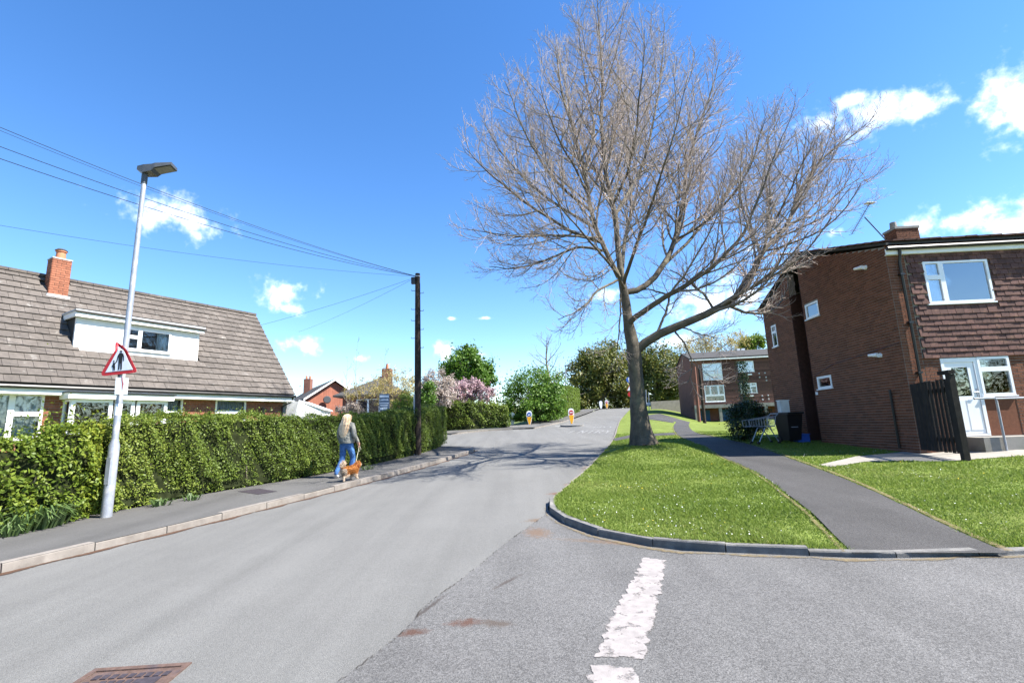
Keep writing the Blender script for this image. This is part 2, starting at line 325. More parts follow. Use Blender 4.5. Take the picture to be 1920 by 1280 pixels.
pmat('roof_tile', (.1, .087, .077), .9, .16, 7, bump=.35, bscale=80, tint=.16, fine=.12, fscale=70, col2=(.18, .17, .155), c2scale=4.5, c2lo=.6, c2hi=.72)
pmat('roof_far', (.055, .053, .051), .9, .2, 3, tint=.15)
pmat('wood_dark', (.018, .014, .011), .8, .35, 7, bump=.4, bscale=60, tint=.3)
pmat('pole_wood', (.03, .021, .016), .85, .35, 9, bump=.5, bscale=50, col2=(.07, .05, .035), c2scale=6)
pmat('bark', (.095, .08, .06), .9, .3, 5, bump=.9, bscale=22, fine=.2, fscale=45, col2=(.15, .135, .085), c2scale=1.7, c2lo=.5, c2hi=.7)
pmat('bough', (.17, .148, .125), .85, .25, 5, tint=.15)
pmat('twig', (.37, .3, .26), .8, .2, 4, tint=.25)
pmat('bark_far', (.2, .17, .14), .9, .25, 3, tint=.2)
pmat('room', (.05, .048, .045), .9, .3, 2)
pmat('curtain', (.62, .62, .58), .9, .12, 5)
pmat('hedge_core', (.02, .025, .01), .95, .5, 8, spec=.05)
pmat('red_paint', (.42, .012, .018), .4, .08, 8, spec=.5)
pmat('black_paint', (.012, .012, .014), .5, .1, 8)
pmat('sign_white', (.62, .66, .74), .4, .05, 8, spec=.5)
pmat('terracotta', (.42, .17, .09), .8, .15, 9)
pmat('lead', (.4, .41, .42), .6, .15, 9)
pmat('blue_door', (.02, .09, .2), .5, .1, 4)
pmat('yellow_plastic', (.75, .36, .01), .4, .06, 6, spec=.5)
pmat('blue_sign', (.03, .09, .35), .4, .05, 6)
pmat('iron_rust', (.115, .075, .06), .75, .25, 25, metal=.25, bump=.3, bscale=150, col2=(.1, .075, .075), c2scale=9)
pmat('iron_dark', (.05, .042, .05), .7, .25, 25, metal=.2)
pmat('road_letter', (.2, .2, .195), .8, .2, 9); glassmat('glass', .05); glassmat('glass_sky', .3)
wornmat('worn_white', (.25, .23, .222), 1.33, 1.45, 8)
wornmat('road_white', (.3, .3, .29), .9, 1.4, 6)
wornmat('gutter_dirt', (.075, .04, .024), .95, 1.35, 9)
wornmat('dry_edge', (.19, .145, .075), 1.15, 1.75, 16)
wornmat('bare_soil', (.19, .14, .09), 1.2, 1.55, 6)
wornmat('joint_dirt', (.05, .043, .036), 1.0, 1.7, 8)
pmat('brick_shade', (.06, .028, .022), .9, .2, 9, fine=.2, fscale=30)  # brick of the entrance recess, its shade put into the darker colour
G1 = (.02, .05, .008); G2 = (.05, .11, .014); G3 = (.1, .17, .022); G4 = (.22, .28, .05)
leafmat('leaf_hedge', [(.034, .058, .01), (.09, .14, .02), (.155, .21, .03), (.25, .29, .055)], .35, .5, .3)
leafmat('leaf_yellow', [(.07, .125, .015), (.15, .21, .025), (.24, .27, .03), (.45, .33, .05)], .35, .5, .3)
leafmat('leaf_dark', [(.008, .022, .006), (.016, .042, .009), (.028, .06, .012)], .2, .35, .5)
leafmat('leaf_fresh', [(.05, .11, .012), (.09, .18, .02), (.15, .25, .03)], .4)
leafmat('leaf_olive', [(.03, .042, .01), (.085, .11, .018), (.17, .18, .035), (.2, .15, .05)], .35)
leafmat('leaf_lime', [(.07, .12, .015), (.13, .2, .025), (.2, .27, .04)], .4)
leafmat('blossom_pink', [(.26, .15, .16), (.44, .27, .3), (.5, .38, .4), (.2, .14, .1)], .35)
leafmat('blossom_grey', [(.32, .27, .23), (.48, .42, .38), (.26, .2, .15), (.58, .5, .45)], .3)
leafmat('bud_yellow', [(.24, .19, .09), (.36, .29, .12), (.42, .36, .1), (.26, .16, .12)], .35)
leafmat('grass_blade', [(.08, .13, .02), (.135, .2, .03), (.19, .255, .048), (.28, .28, .1)], .4, .6, .2)
leafmat('weed', [(.06, .11, .03), (.1, .16, .05), (.15, .22, .08)], .35)
leafmat('petal', [(.8, .8, .78), (.85, .85, .8)], .2)
leafmat('dandelion', [(.75, .5, .02), (.8, .6, .03)], .2)

# ---------------------------------------------------------------- the lie of the land
RA = D2R(17); RDX, RDY = math.sin(RA), math.cos(RA)
def sstep(a, b, x):
    t = min(1, max(0, (x - a) / (b - a))); return t * t * (3 - 2 * t)
def zr(x, y):
    s = x * RDX + y * RDY
    if s > 74: return .031 * 74 + .00028 * 74 * 74 + .012 * (s - 74) * math.exp(-(s - 74) / 60)
    return .031 * s + .00028 * s * abs(s) if s > -30 else .031 * -30 - .00028 * 900
def lat(x, y): return x * RDY - y * RDX          # metres right of the road axis line
TREE = at(1205, 830, 15.8)
def zv(x, y):
    """verge, lawns and paths on the right-hand side"""
    s = x * RDX + y * RDY; t = lat(x, y)
    z = zr(x, y) + .085
    r2 = (x - TREE.x) ** 2 + (y - TREE.y) ** 2
    z += (TREE.z - .03 - zr(TREE.x, TREE.y) - .085) * math.exp(-r2 / (2 * 1.45 ** 2)) * sstep(-2.05, -.9, t)
    z += .13 * sstep(5.5, 9.5, t) * (1 - sstep(20, 30, s))
    z -= .055 * sstep(6.9, 5.6, y) * sstep(2.6, 3.3, x) * sstep(6.9, 6.1, x)
    z -= 1.1 * sstep(-1, 5, t) * sstep(24, 52, s)
    return z
def zp(x, y): return zr(x, y) + .11              # pavements on the left
def onsurf(u, v, zf):
    d = ray(u, v); t = .5
    for k in range(6000):
        P = CAM + d * t
        if P.z < zf(P.x, P.y): break
        t *= 1.0015
    return P
def px(pts, zf): return [Vector(onsurf(u, v, zf)[:2]) for u, v in pts]
# ---------------------------------------------------------------- ground, road, kerb lines
def grid_ground():
    xs = np.concatenate([[-900, -400, -200, -120], np.arange(-80, 81, 4), [120, 200, 400, 900]]); ys = np.concatenate([[-300, -120, -60, -30], np.arange(-16, 121, 4), [160, 240, 400, 900, 1500]])
    V = [(x, y, min(zr(x, y), zv(x, y)) - .22) for y in ys for x in xs]; n = len(xs)
    F = [(j * n + i, j * n + i + 1, (j + 1) * n + i + 1, (j + 1) * n + i) for j in range(len(ys) - 1) for i in range(n - 1)]
    me = bpy.data.meshes.new('ground'); me.from_pydata(V, [], F)
    tag(link('ground', me, 'ground'), 'rough grassy ground stretching away under and beyond the gardens', None, None, 'structure')
grid_ground()
KL = smoothline([(-9.6, -4), (-8.1, .5), (-6.95, 3.7), (-6.03, 5.93), (-5.37, 7.56), (-4.7, 9.38), (-3.95, 11.54), (-2.97, 14.66), (-2.2, 17.6), (-1.72, 19.8), (-1.8, 20.9), (-2.5, 21.7), (-3.8, 22.4), (-8, 23.8), (-16, 26.5), (-32, 32)], .25)
HLp = px([(0, 1003), (120, 985), (240, 957), (400, 925), (520, 905), (600, 891), (700, 872), (783, 851), (815, 843)], zp)
HL = [Vector((-12.2, -1)), Vector((-10.2, 4.2))] + HLp
FLp = px([(846, 812), (900, 806), (950, 803), (1000, 801), (1030, 795), (1060, 788), (1090, 778), (1112, 770)], zp)
FL = [Vector((-34, 48)), Vector((-18, 43.5)), Vector((-9, 40.5))] + FLp + [FLp[-1] + Vector((7, 22))]
RK = smoothline([(40, 126), (21.5, 85), (15.4, 65), (9.6, 44.0), (6.9, 33), (4.45, 22.5), (2.15, 14.02), (.99, 10.17), (.56, 8.7)] + [tuple(q) for q in px([(1031, 962), (1046, 975), (1085, 993), (1135, 1009), (1200, 1022), (1280, 1033), (1350, 1036), (1480, 1041), (1650, 1047), (1880, 1040)], zr)] + [(6.5, 4.9), (9, 4.62), (14, 4.35), (24, 4)], .25)
print('HL', [tuple(round(c, 2) for c in q) for q in HL]); print('FL', [tuple(round(c, 2) for c in q) for q in FL]); print('TREE', TREE)
roadpoly = [Vector((-14, -14)), Vector((24, -14))] + RK[::-1] + [FL[-1]] + FL[::-1][1:] + [Vector((-34, 32.6))] + KL[::-1]
sheet('road', roadpoly, zr, .8, 'road', 'pale grey asphalt road running uphill away from the junction')
seam = px([(560, 1330), (640, 1275), (760, 1180), (800, 1135), (880, 1075), (960, 1010), (1010, 975), (1032, 955)], zr)
ap = [Vector((-1.6, -2)), seam[0] + Vector((-.3, -.6))] + smoothline(seam, .12) + [q for q in RK if q.y < 7.9 and q.x > .3] + [Vector((24, -2))]
aw = []
for i, q in enumerate(ap): aw.append(q + (Vector((random.gauss(0, .006), random.gauss(0, .006))) if 2 < i < len(seam) * 8 and q.x < .4 else Vector((0, 0))))
sheet('road_apron', aw, lambda x, y: zr(x, y) + .005, .5, 'apron', 'darker coarse asphalt apron of the side road in front')
js = smoothline(seam, .1); jp = [q + Vector((-.012 - .01 * random.random(), 0)) for q in js] + [q + Vector((.012 + .014 * random.random(), 0)) for q in js[::-1]]
sheet('road_joint', jp, lambda x, y: zr(x, y) + .009, .03, 'joint_dirt', 'dark dirt-filled joint where the two road surfaces meet', edgefade=.012)
# ---------------------------------------------------------------- left pavement and its kerbstones
lp = [q for q in KL] + [Vector((-32, 33.4)), Vector((-32, 30.2)), Vector((-9, 22.8)), Vector((-5.2, 21.6))]
back = [Vector((q.x - .5, q.y + .2)) for q in HL[::-1]]
lpoly = [Vector((q.x, q.y)) for q in KL] + [Vector((-32, 30.4)), Vector((-9, 22.9)), Vector((-5, 21.4))] + back[:-1] + [Vector((-13.5, -4))]
pav = sheet('pavement', lpoly, zp, .5, 'pave', 'dark tarmac pavement beside the long hedge')
def kerbs(line, parent, zf, m, top, w, L=.91, side=1, lim=60, hfun=None):
    ln = densify(line, .03, False); acc = 0; start = ln[0]; n = 0; me = unit_box('kerbstone', m)
    bm = bmesh.new(); bm.from_mesh(me); bmesh.ops.bevel(bm, geom=[e for e in bm.edges if all(v.co.z > 0 for v in e.verts) and abs(e.verts[0].co.x - e.verts[1].co.x) > .5], offset=.07, segments=1, affect='EDGES'); bm.to_mesh(me); bm.free()
    for a, b in zip(ln[:-1], ln[1:]):
        acc += (b - a).length
        if acc >= L:
            d = (b - start); l = d.length; d.normalize(); nn = Vector((-d.y, d.x)) * side; c = (start + b) / 2 + nn * (w / 2)
            h = top if hfun is None else hfun(c.x, c.y); z0 = zf(start.x, start.y); z1 = zf(b.x, b.y)
            u = Vector((d.x * l, d.y * l, z1 - z0)).normalized(); n3 = Vector((nn.x, nn.y, random.gauss(0, .012))).normalized(); w3 = u.cross(n3); w3 = w3 if w3.z > 0 else -w3
            o = link('kerbstone', me, None, parent, frameM(Vector((c.x, c.y, (z0 + z1) / 2 + h / 2 - .06 + random.gauss(0, .004))), u, n3, w3, l - .012, w, h + .12)); n += 1
            start = b; acc = 0
            if n >= lim: break
kerbs(KL[8:], pav, zr, 'kerb', .115, .14, lim=36)
# flush channel stones along the gutter (pale strip) and the dirt lying in it
gl = [q for q in KL if 2 < q.y < 20.5]
dirt = [q + Vector((.0, 0)) for q in gl] + [q + Vector((.13 + .05 * math.sin(i * 1.7), -.05)) for i, q in list(enumerate(gl))[::-1]]
sheet('gutter_dirt', dirt, lambda x, y: zr(x, y) + .007, .045, 'gutter_dirt', 'brown leaf dirt lying in the gutter along the left kerb', 'stuff', edgefade=.04)
# ---------------------------------------------------------------- right-hand verge, lawns and paths
vpoly = [q for q in RK] + [Vector((24, 140)), Vector((60, 130)), Vector((60, 4))]
vp = []
for i, q in enumerate(RK):
    d = (RK[min(i + 1, len(RK) - 1)] - RK[max(i - 1, 0)]).normalized(); vp.append(q + Vector((-d.y, d.x)) * .1)
verge = sheet('lawn', vp + [Vector((70, 3.5)), Vector((70, 130))], zv, .6, 'lawn', 'mown grass verge and lawns with daisies around the bare tree')
def kh(x, y):
    return .052 if 3.2 < x < 6.2 and y < 6 else (.09 if y < 8.9 else .06)
corner = [i for i, q in enumerate(RK) if q.y < 8.75][0]
kerbs(RK[corner:], verge, zr, 'kerb_dark', .1, .105, .78, 1, 14, kh)
kerbs(RK[:corner + 1][::-1], verge, zr, 'kerb', .06, .16, .91, -1, 42)
zpath = lambda x, y: zv(x, y) + (.02 if y < 8 else .012)
PL = px([(1600, 1040), (1545, 985), (1490, 938), (1430, 893), (1390, 872), (1340, 848), (1300, 829), (1272, 816), (1263, 800), (1268, 791)], zv)
PR = px([(1890, 1040), (1790, 995), (1700, 952), (1600, 905), (1515, 872), (1455, 850), (1400, 832), (1345, 820), (1305, 811), (1292, 799), (1294, 791)], zv)
sheet('footpath', smoothline(PL, .3) + [PL[-1] + Vector((-.6, 9)), PR[-1] + Vector((.2, 9))] + smoothline(PR[::-1], .3), zpath, .35, 'path', 'dark tarmac footpath curving across the lawn to the flats')
cp = px([(1150, 822), (1185, 815), (1262, 811), (1272, 815), (1190, 820), (1152, 827)], zv)
sheet('crossing_path', cp, zpath, .4, 'path', 'short strip of tarmac crossing the verge behind the tree')
fp = px([(1212, 782), (1262, 788), (1264, 793), (1214, 786)], zv)
sheet('far_path', fp, zpath, .6, 'path', 'thin grey path crossing the far grass')
slab = px([(1535, 872), (1605, 856), (1680, 849), (1728, 841), (1800, 847), (1925, 843), (1990, 841), (1990, 858), (1915, 855), (1830, 861), (1765, 866), (1690, 864), (1620, 866), (1560, 876)], zv)
sheet('concrete_path', slab, lambda x, y: zv(x, y) + .012, .3, 'concrete', 'pale concrete path passing the dark gate of the brick house')
# dried grass edges along the path
for nm, ln, lb in (('path_edge', PL, 'dry straw-coloured grass edging the left side of the footpath'), ('path_edge', PR, 'dry straw-coloured grass edging the right side of the footpath')):
    s_ = smoothline(ln[:9], .25); a = [q + Vector((-.02, 0)) for q in s_]; b = [q + Vector(((-.13 if ln is PL else .12), 0)) for q in s_]
    sheet(nm, a + b[::-1], lambda x, y: zv(x, y) + .026, .045, 'dry_edge', lb, 'stuff', edgefade=.035)
kd = [q for q in RK if q.y < 8.9 and q.x < 5.2]
sheet('kerb_weeds', [q + Vector((-.02, -.02)) for q in kd] + [q + Vector((-.09, -.13 - .04 * math.sin(i * 2.3))) for i, q in list(enumerate(kd))[::-1]], lambda x, y: zr(x, y) + .012, .045, 'dry_edge', 'dry weeds and moss along the foot of the curved kerb', 'stuff', edgefade=.035)
# far left pavement
FLb = [q + Vector((-2.2, 1.4)) for q in FL]
pav2 = sheet('pavement', FL + FLb[::-1], zp, .8, 'pave', 'far pavement below the clipped hedge beyond the side road')
kerbs(densify(FL, .3, False), pav2, zr, 'kerb', .1, .14, .91, 1, 60)
gardens = [Vector((-32, 32.6)), Vector((-32, 30.4)), Vector((-9, 22.9)), Vector((-5, 21.5))] + [Vector((q.x - .35, q.y + .15)) for q in HL[::-1]] + [Vector((-60, -4)), Vector((-60, 30))]
sheet('garden', gardens, lambda x, y: zp(x, y) + .06 + .25 * sstep(.5, 6, -lat(x, y) - 10.5), 1.2, 'lawn', 'front garden ground behind the long hedge')
# ---------------------------------------------------------------- paint on the road
def painted(name, poly, m, label, off=.009, step=.05, fade=.035, zf=zr):
    return sheet(name, poly, lambda x, y: zf(x, y) + off, step, m, label, 'structure', edgefade=fade)
wl = px([(1200, 1044), (1226, 1046), (1256, 1050), (1252, 1080), (1246, 1112), (1238, 1150), (1240, 1160), (1228, 1200), (1222, 1243), (1168, 1240), (1105, 1238), (1124, 1190), (1135, 1165), (1146, 1140), (1166, 1105), (1184, 1075)], zr)
painted('road_marking', [q + Vector((random.gauss(0, .004), random.gauss(0, .004))) for q in densify(wl, .05)], 'worn_white', 'wide worn white painted stripe on the coarse asphalt')
wl2 = px([(1104, 1244), (1205, 1247), (1215, 1330), (1080, 1330)], zr)
painted('road_marking', densify(wl2, .12), 'worn_white', 'faded end of the white stripe at the bottom edge')
painted('road_marking', px([(1086, 797), (1093, 797), (1147, 767), (1143, 767)], zr), 'road_white', 'long white centre line running up the far hill', step=.5, fade=.01)
for q in ([(1005, 801), (1030, 797), (1045, 793), (1040, 793), (1022, 796), (1000, 800)], [(1035, 799), (1060, 799), (1060, 797.6), (1035, 797.6)]):
    painted('road_marking', px(q, zr), 'road_white', 'white edge line beside the far traffic bollards' if q[0][0] == 1005 else 'short white dash between the two yellow bollards', step=.4, fade=.01)
def letters(word, u0, u1, v0, v1, label):
    """block capitals painted flat on the carriageway"""
    S = {'N': [((0, 0), (0, 1)), ((0, 1), (1, 0)), ((1, 0), (1, 1))], 'O': [((0, .2), (0, .8)), ((0, .8), (.3, 1)), ((.3, 1), (.7, 1)), ((.7, 1), (1, .8)), ((1, .8), (1, .2)), ((1, .2), (.7, 0)), ((.7, 0), (.3, 0)), ((.3, 0), (0, .2))],
         'E': [((0, 0), (0, 1)), ((0, 1), (1, 1)), ((0, .5), (.8, .5)), ((0, 0), (1, 0))], 'T': [((0, 1), (1, 1)), ((.5, 1), (.5, 0))], 'R': [((0, 0), (0, 1)), ((0, 1), (.8, 1)), ((.8, 1), (1, .75)), ((1, .75), (.8, .5)), ((.8, .5), (0, .5)), ((.5, .5), (1, 0))], 'Y': [((0, 1), (.5, .5)), ((1, 1), (.5, .5)), ((.5, .5), (.5, 0))]}
    a = onsurf(u0, v1, zr); b = onsurf(u1, v1, zr); c = onsurf(u0, v0, zr); U = (b - a); Wd = U.length; U.normalize(); Hh = (c - a).length * .72; Vv = Vector((RDX, RDY, 0)); n = len(word); cw = Wd / n
    mb = MB()
    for i, ch in enumerate(word):
        for p, q in S[ch]:
            P = Vector((a.x, a.y)) + U.xy * (i * cw + p[0] * cw * .62) + Vv.xy * (p[1] * Hh); Q = Vector((a.x, a.y)) + U.xy * (i * cw + q[0] * cw * .62) + Vv.xy * (q[1] * Hh)
            d = (Q - P).normalized(); k = Vector((-d.y, d.x)) * .05; e = d * .04
            cs = [P - k - e, Q - k + e, Q + k + e, P + k - e]; mb.add([(r.x, r.y, zr(r.x, r.y) + .012) for r in cs], [(0, 1, 2, 3)])
    o = mb.build('road_lettering', 'road_letter'); tag(o, label, None, None, 'structure')
letters('ENTRY', 1066, 1148, 806, 812, 'white word ENTRY painted across the far carriageway')
letters('NO', 1112, 1150, 799, 802, 'white word NO painted beyond the word ENTRY')
# traffic islands under the bollards
def island(u0, u1, v, label):
    a = onsurf(u0, v, zr); b = onsurf(u1, v, zr); mb = MB(); c = (a + b) / 2; d = (b - a).normalized(); n = Vector((-d.y, d.x, 0)); hw = (b - a).length / 2
    pts = [c + d * hw * math.cos(t) + n * .75 * math.sin(t) for t in np.linspace(0, 6.2832, 20)[:-1]]
    mb.prism([Vector((p.x, p.y, zr(p.x, p.y) - .05)) for p in pts], Vector((0, 0, .17))); tag(mb.build('traffic_island', 'kerb_dark'), label, 'traffic island')
island(938, 1010, 801, 'low dark kerbed island under the blue-faced bollard'); island(1054, 1092, 799, 'low dark kerbed island under the red-faced bollard')
# ---------------------------------------------------------------- walls, bricks, windows
Z3 = Vector((0, 0, 1))
class Wall:
    """a vertical wall face: O at z=0 on its left end, u along it, n outward"""
    def __init__(s, O, u, n): s.O = Vector((O[0], O[1], 0)); s.u = u; s.n = n
    def P(s, t, z, d=0): return s.O + s.u * t + Z3 * z + s.n * d
    def uv(s, a, b, d=0):
        r = ray(a, b); q = s.O + s.n * d; k = (q - CAM).dot(s.n) / r.dot(s.n); p = CAM + r * k - q; return p.dot(s.u), p.z
def backing(mb, W, t0, t1, z0, z1, ops, d0, d1):
    ts = sorted({t0, t1, *[min(max(q, t0), t1) for o in ops for q in o[:2]]}); zs = sorted({z0, z1, *[min(max(q, z0), z1) for o in ops for q in o[2:4]]})
    for a, b in zip(ts[:-1], ts[1:]):
        run = None
        for c, e in list(zip(zs[:-1], zs[1:])) + [(None, None)]:
            solid = c is not None and not any(o[0] < (a + b) / 2 < o[1] and o[2] < (c + e) / 2 < o[3] for o in ops)
            if solid: run = (run[0], e) if run else (c, e)
            elif run: mb.fbox(W.O, W.u, Z3, W.n, a, b, run[0], run[1], d0, d1); run = None
def bricks(W, t0, t1, z0, z1, ops=(), lim=None, L=.225, H=.075, proud=.008, d=0, half=False):
    out = []; n = int(round((z1 - z0) / H))
    for k in range(n):
        zc = z0 + (k + .5) * H; a, b = (t0, t1) if lim is None else lim(zc)
        a = max(a, t0); b = min(b, t1)
        if b - a < .04: continue
        cuts = sorted([(o[0], o[1]) for o in ops if o[2] - .02 < zc < o[3] + .02]); iv = []; p = a
        for c0, c1 in cuts:
            if c0 > p: iv.append((p, min(c0, b)))
            p = max(p, c1)
        if p < b: iv.append((p, b))
        off = (k % 2) * L / 2
        for i0, i1 in iv:
            x = math.floor((i0 - off) / L) * L + off
            while x < i1:
                l = max(x, i0); r = min(x + L, i1); x += L
                if r - l < .03: continue
                out.append(frameM(W.P((l + r) / 2, zc, d + proud / 2 - .01), W.u, W.n, Z3, r - l - .011, .02 + proud + random.uniform(-.002, .002), H - .011))
    return out
def window(parent, W, t0, t1, z0, z1, cells, fw=.055, m='upvc', glass='glass', d=-.05, dep=.07, sill=True, curtain=(), room=.9, name='window'):
    """cells: fractions (a0,a1,b0,b1) of the opening. One frame mesh, one pane object for each light"""
    mb = MB(); w = t1 - t0; h = z1 - z0; W_ = W
    for c in cells:
        a0, a1, b0, b1 = t0 + c[0] * w, t0 + c[1] * w, z0 + c[2] * h, z0 + c[3] * h
        mb.fbox(W.O, W.u, Z3, W.n, a0, a1, b0, b0 + fw, d, d + dep); mb.fbox(W.O, W.u, Z3, W.n, a0, a1, b1 - fw, b1, d, d + dep)
        mb.fbox(W.O, W.u, Z3, W.n, a0, a0 + fw, b0 + fw, b1 - fw, d, d + dep); mb.fbox(W.O, W.u, Z3, W.n, a1 - fw, a1, b0 + fw, b1 - fw, d, d + dep)
    f = mb.build(name, m, parent)
    for c in cells:
        a0, a1, b0, b1 = t0 + c[0] * w + fw, t0 + c[1] * w - fw, z0 + c[2] * h + fw, z0 + c[3] * h - fw
        MB().fbox(W.O, W.u, Z3, W.n, a0 - .005, a1 + .005, b0 - .005, b1 + .005, d + .025, d + .037).build('pane', glass, f)
    if sill: MB().fbox(W.O, W.u, Z3, W.n, t0 - .04, t1 + .04, z0 - .035, z0 - .002, d, .06).build('sill', m, f)
    for c in curtain:
        cm = MB(); a0 = t0 + c[0] * w; a1 = t0 + c[1] * w; n = max(4, int((a1 - a0) / .05)); pts = []
        for i in range(n + 1): pts.append(W.P(a0 + (a1 - a0) * i / n, 0, d - .1 + .025 * (i % 2)))
        zb = z0 + (c[2] if len(c) > 2 else 0) * h
        cm.add([p + Z3 * zb for p in pts] + [p + Z3 * z1 for p in pts], [(i, i + 1, n + 2 + i, n + 1 + i) for i in range(n)]); cm.build('curtain', 'curtain', f)
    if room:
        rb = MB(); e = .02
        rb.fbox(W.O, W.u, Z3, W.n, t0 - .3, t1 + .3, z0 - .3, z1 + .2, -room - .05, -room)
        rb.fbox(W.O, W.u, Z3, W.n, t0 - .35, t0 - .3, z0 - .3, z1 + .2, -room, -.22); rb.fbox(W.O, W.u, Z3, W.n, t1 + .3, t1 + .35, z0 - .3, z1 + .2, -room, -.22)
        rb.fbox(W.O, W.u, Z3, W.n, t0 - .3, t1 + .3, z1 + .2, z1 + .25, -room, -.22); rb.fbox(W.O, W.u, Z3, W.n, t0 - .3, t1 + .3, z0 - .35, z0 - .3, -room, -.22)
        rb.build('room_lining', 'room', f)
    return f
CASE = [(0, .27, .62, 1), (0, .27, 0, .62), (.27, 1, 0, 1)]
# ================================================================ brick house on the right
def right_house():
    a = D2R(2.6); fu = Vector((math.cos(a), -math.sin(a), 0)); fn = Vector((-math.sin(a), -math.cos(a), 0)); su = Vector((math.sin(a), math.cos(a), 0)); sn = Vector((-math.cos(a), math.sin(a), 0))
    C0 = Vector((10.07, 12.3, 0)); Fw = Wall(C0, fu, fn); Sw = Wall(C0, su, sn); WF = 8.5; ZE = 6.05; Z0 = .45
    DP, _z = Sw.uv(1432, 600); RT, ZR = Sw.uv(1497, 480); print('RH', DP, _z, RT, ZR)
    H = empty('brick_house', 'two-storey red brick house with brown hung tiles and a gable end beside the lawn', 'house', (C0.x, C0.y, .6))
    inv = Matrix.Translation(-Vector((C0.x, C0.y, .6)))
    root = bpy.data.objects.new('shell', None)
    # everything below is written in world coordinates, so the parts hang from the root with the root's offset undone
    def part(o):
        o.matrix_local = inv @ o.matrix_local; return o
    zg = lambda t: min(ZR - .12, ZE + (ZR - ZE) * (t / RT if t < RT else (DP - t) / (DP - RT))) - .03
    fops = [(.86, 2.52, 1.0, 2.96), (.86, 2.5, 4.4, 5.54)]
    sw_ = lambda u0, v0, u1, v1: (Sw.uv(u1, v1)[0], Sw.uv(u0, v0)[0], Sw.uv(u1, v1)[1], Sw.uv(u0, v0)[1])
    sops = [sw_(1509, 573, 1537, 590), sw_(1532, 707, 1562, 726), sw_(1446, 612, 1460, 648)]; print(sops)
    SL0, SL1 = Sw.uv(1514, 640)[0], Sw.uv(1492, 640)[0]                                     # the recess with the side entrance
    mb = MB(); backing(mb, Fw, 0.0, WF, Z0, ZE - .05, fops, -.24, 0)
    backing(mb, Sw, .24, SL0, Z0, ZE - .05, sops, -.24, 0); backing(mb, Sw, SL1, DP, Z0, ZE - .05, sops, -.24, 0)
    backing(mb, Sw, SL0, SL1, Z0, 2.9, [], -2.6, -2.5)
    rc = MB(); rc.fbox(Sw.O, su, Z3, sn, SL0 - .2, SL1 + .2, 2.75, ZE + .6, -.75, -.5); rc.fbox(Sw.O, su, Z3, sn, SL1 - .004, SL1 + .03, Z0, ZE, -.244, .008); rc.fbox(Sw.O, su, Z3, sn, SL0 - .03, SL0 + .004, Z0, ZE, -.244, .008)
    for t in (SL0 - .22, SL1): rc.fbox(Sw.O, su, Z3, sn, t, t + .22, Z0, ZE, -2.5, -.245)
    part(rc.build('entrance_recess', 'brick_shade', H)); part(MB().fbox(Sw.O, su, Z3, sn, SL0 + .1, SL1 - .1, .7, 2.7, -2.49, -2.45).build('side_door', 'wood_dark', H))
    mb.fbox(C0, su, Z3, sn, .05, DP, Z0, ZE - .1, -WF, -WF + .2); mb.fbox(C0, fu, Z3, fn, 0, WF, Z0, ZE - .1, -DP, -DP + .2)
    # gable triangle
    tri = [Sw.P(0, ZE - .05), Sw.P(SL0, ZE - .05), Sw.P(SL0, zg(SL0)), Sw.P(RT, zg(RT)), Sw.P(0, zg(0))]
    mb.prism([p - sn * .24 for p in tri], sn * .24)
    tri2 = [Sw.P(SL1, ZE - .05), Sw.P(DP, ZE - .05), Sw.P(DP, zg(DP)), Sw.P(SL1, zg(SL1))]; mb.prism([p - sn * .24 for p in tri2], sn * .24)
    tri3 = [Sw.P(SL0, ZE - .05), Sw.P(SL1, ZE - .05), Sw.P(SL1, zg(SL1)), Sw.P(SL0, zg(SL0))]; mb.prism([p - sn * .75 for p in tri3], sn * .25)
    wall = part(mb.build('wall', 'mortar', H))
    lim = lambda z: (0, DP) if z < ZE - .1 else (RT * (z - ZE + .08) / (ZR - ZE), DP - (DP - RT) * (z - ZE + .08) / (ZR - ZE))
    bs = bricks(Fw, 0, .46, Z0, ZE, [(.0, .0, 0, 0)]) + bricks(Fw, .46, WF, Z0, 2.98, fops)
    bs += bricks(Sw, 0, SL0, Z0, ZR - .1, sops, lim) + bricks(Sw, SL1, DP, Z0, ZR - .1, sops, lim)
    vis = [M for M in bs if (M.translation - C0).dot(fu) < 3.2]; hid = [M for M in bs if (M.translation - C0).dot(fu) >= 3.2]
    place_pieces([inv @ M for M in vis], 'brick', 'brick_red', H, 300, key=lambda M: (M.translation - Vector((1.0, -.3, 1.0))).length, rest='brickwork')
    if hid: place_pieces([inv @ M for M in hid], 'brick', 'brick_red', H, 0, rest='brickwork')
    # hung tiles on the front
    tl = []; g = .142; r = 0; z = 2.99
    while z < ZE - .02:
        x = .47 + (r % 2) * .1
        while x < WF:
            l, rr = max(x, .47), min(x + .2, WF); x += .2
            if rr - l < .05: continue
            if any(o[0] - .03 < (l + rr) / 2 < o[1] + .03 and o[2] - .08 < z + g / 2 < o[3] + .05 for o in fops): continue
            w = (Z3 + fn * -.13).normalized(); nn = (fn + Z3 * .13).normalized()
            tl.append(frameM(Fw.P((l + rr) / 2, z + .105, .03 + random.uniform(-.004, .005)), (fu + Z3 * random.gauss(0, .006)).normalized(), nn, w, rr - l - .008, .016, .235))
        z += g; r += 1
    near = [M for M in tl if (M.translation - C0).dot(fu) < 3.4]; far = [M for M in tl if (M.translation - C0).dot(fu) >= 3.4]
    place_pieces([inv @ M for M in near], 'hung_tile', 'hung_tile', H, 300, rest='hung_tile_field'); place_pieces([inv @ M for M in far], 'hung_tile', 'hung_tile', H, 0, rest='hung_tile_field')
    # windows and door
    part(window(H, Fw, .86, 2.5, 4.4, 5.54, CASE, .06, glass='glass_sky', d=-.02, room=1.2, curtain=((.97, 1),)))
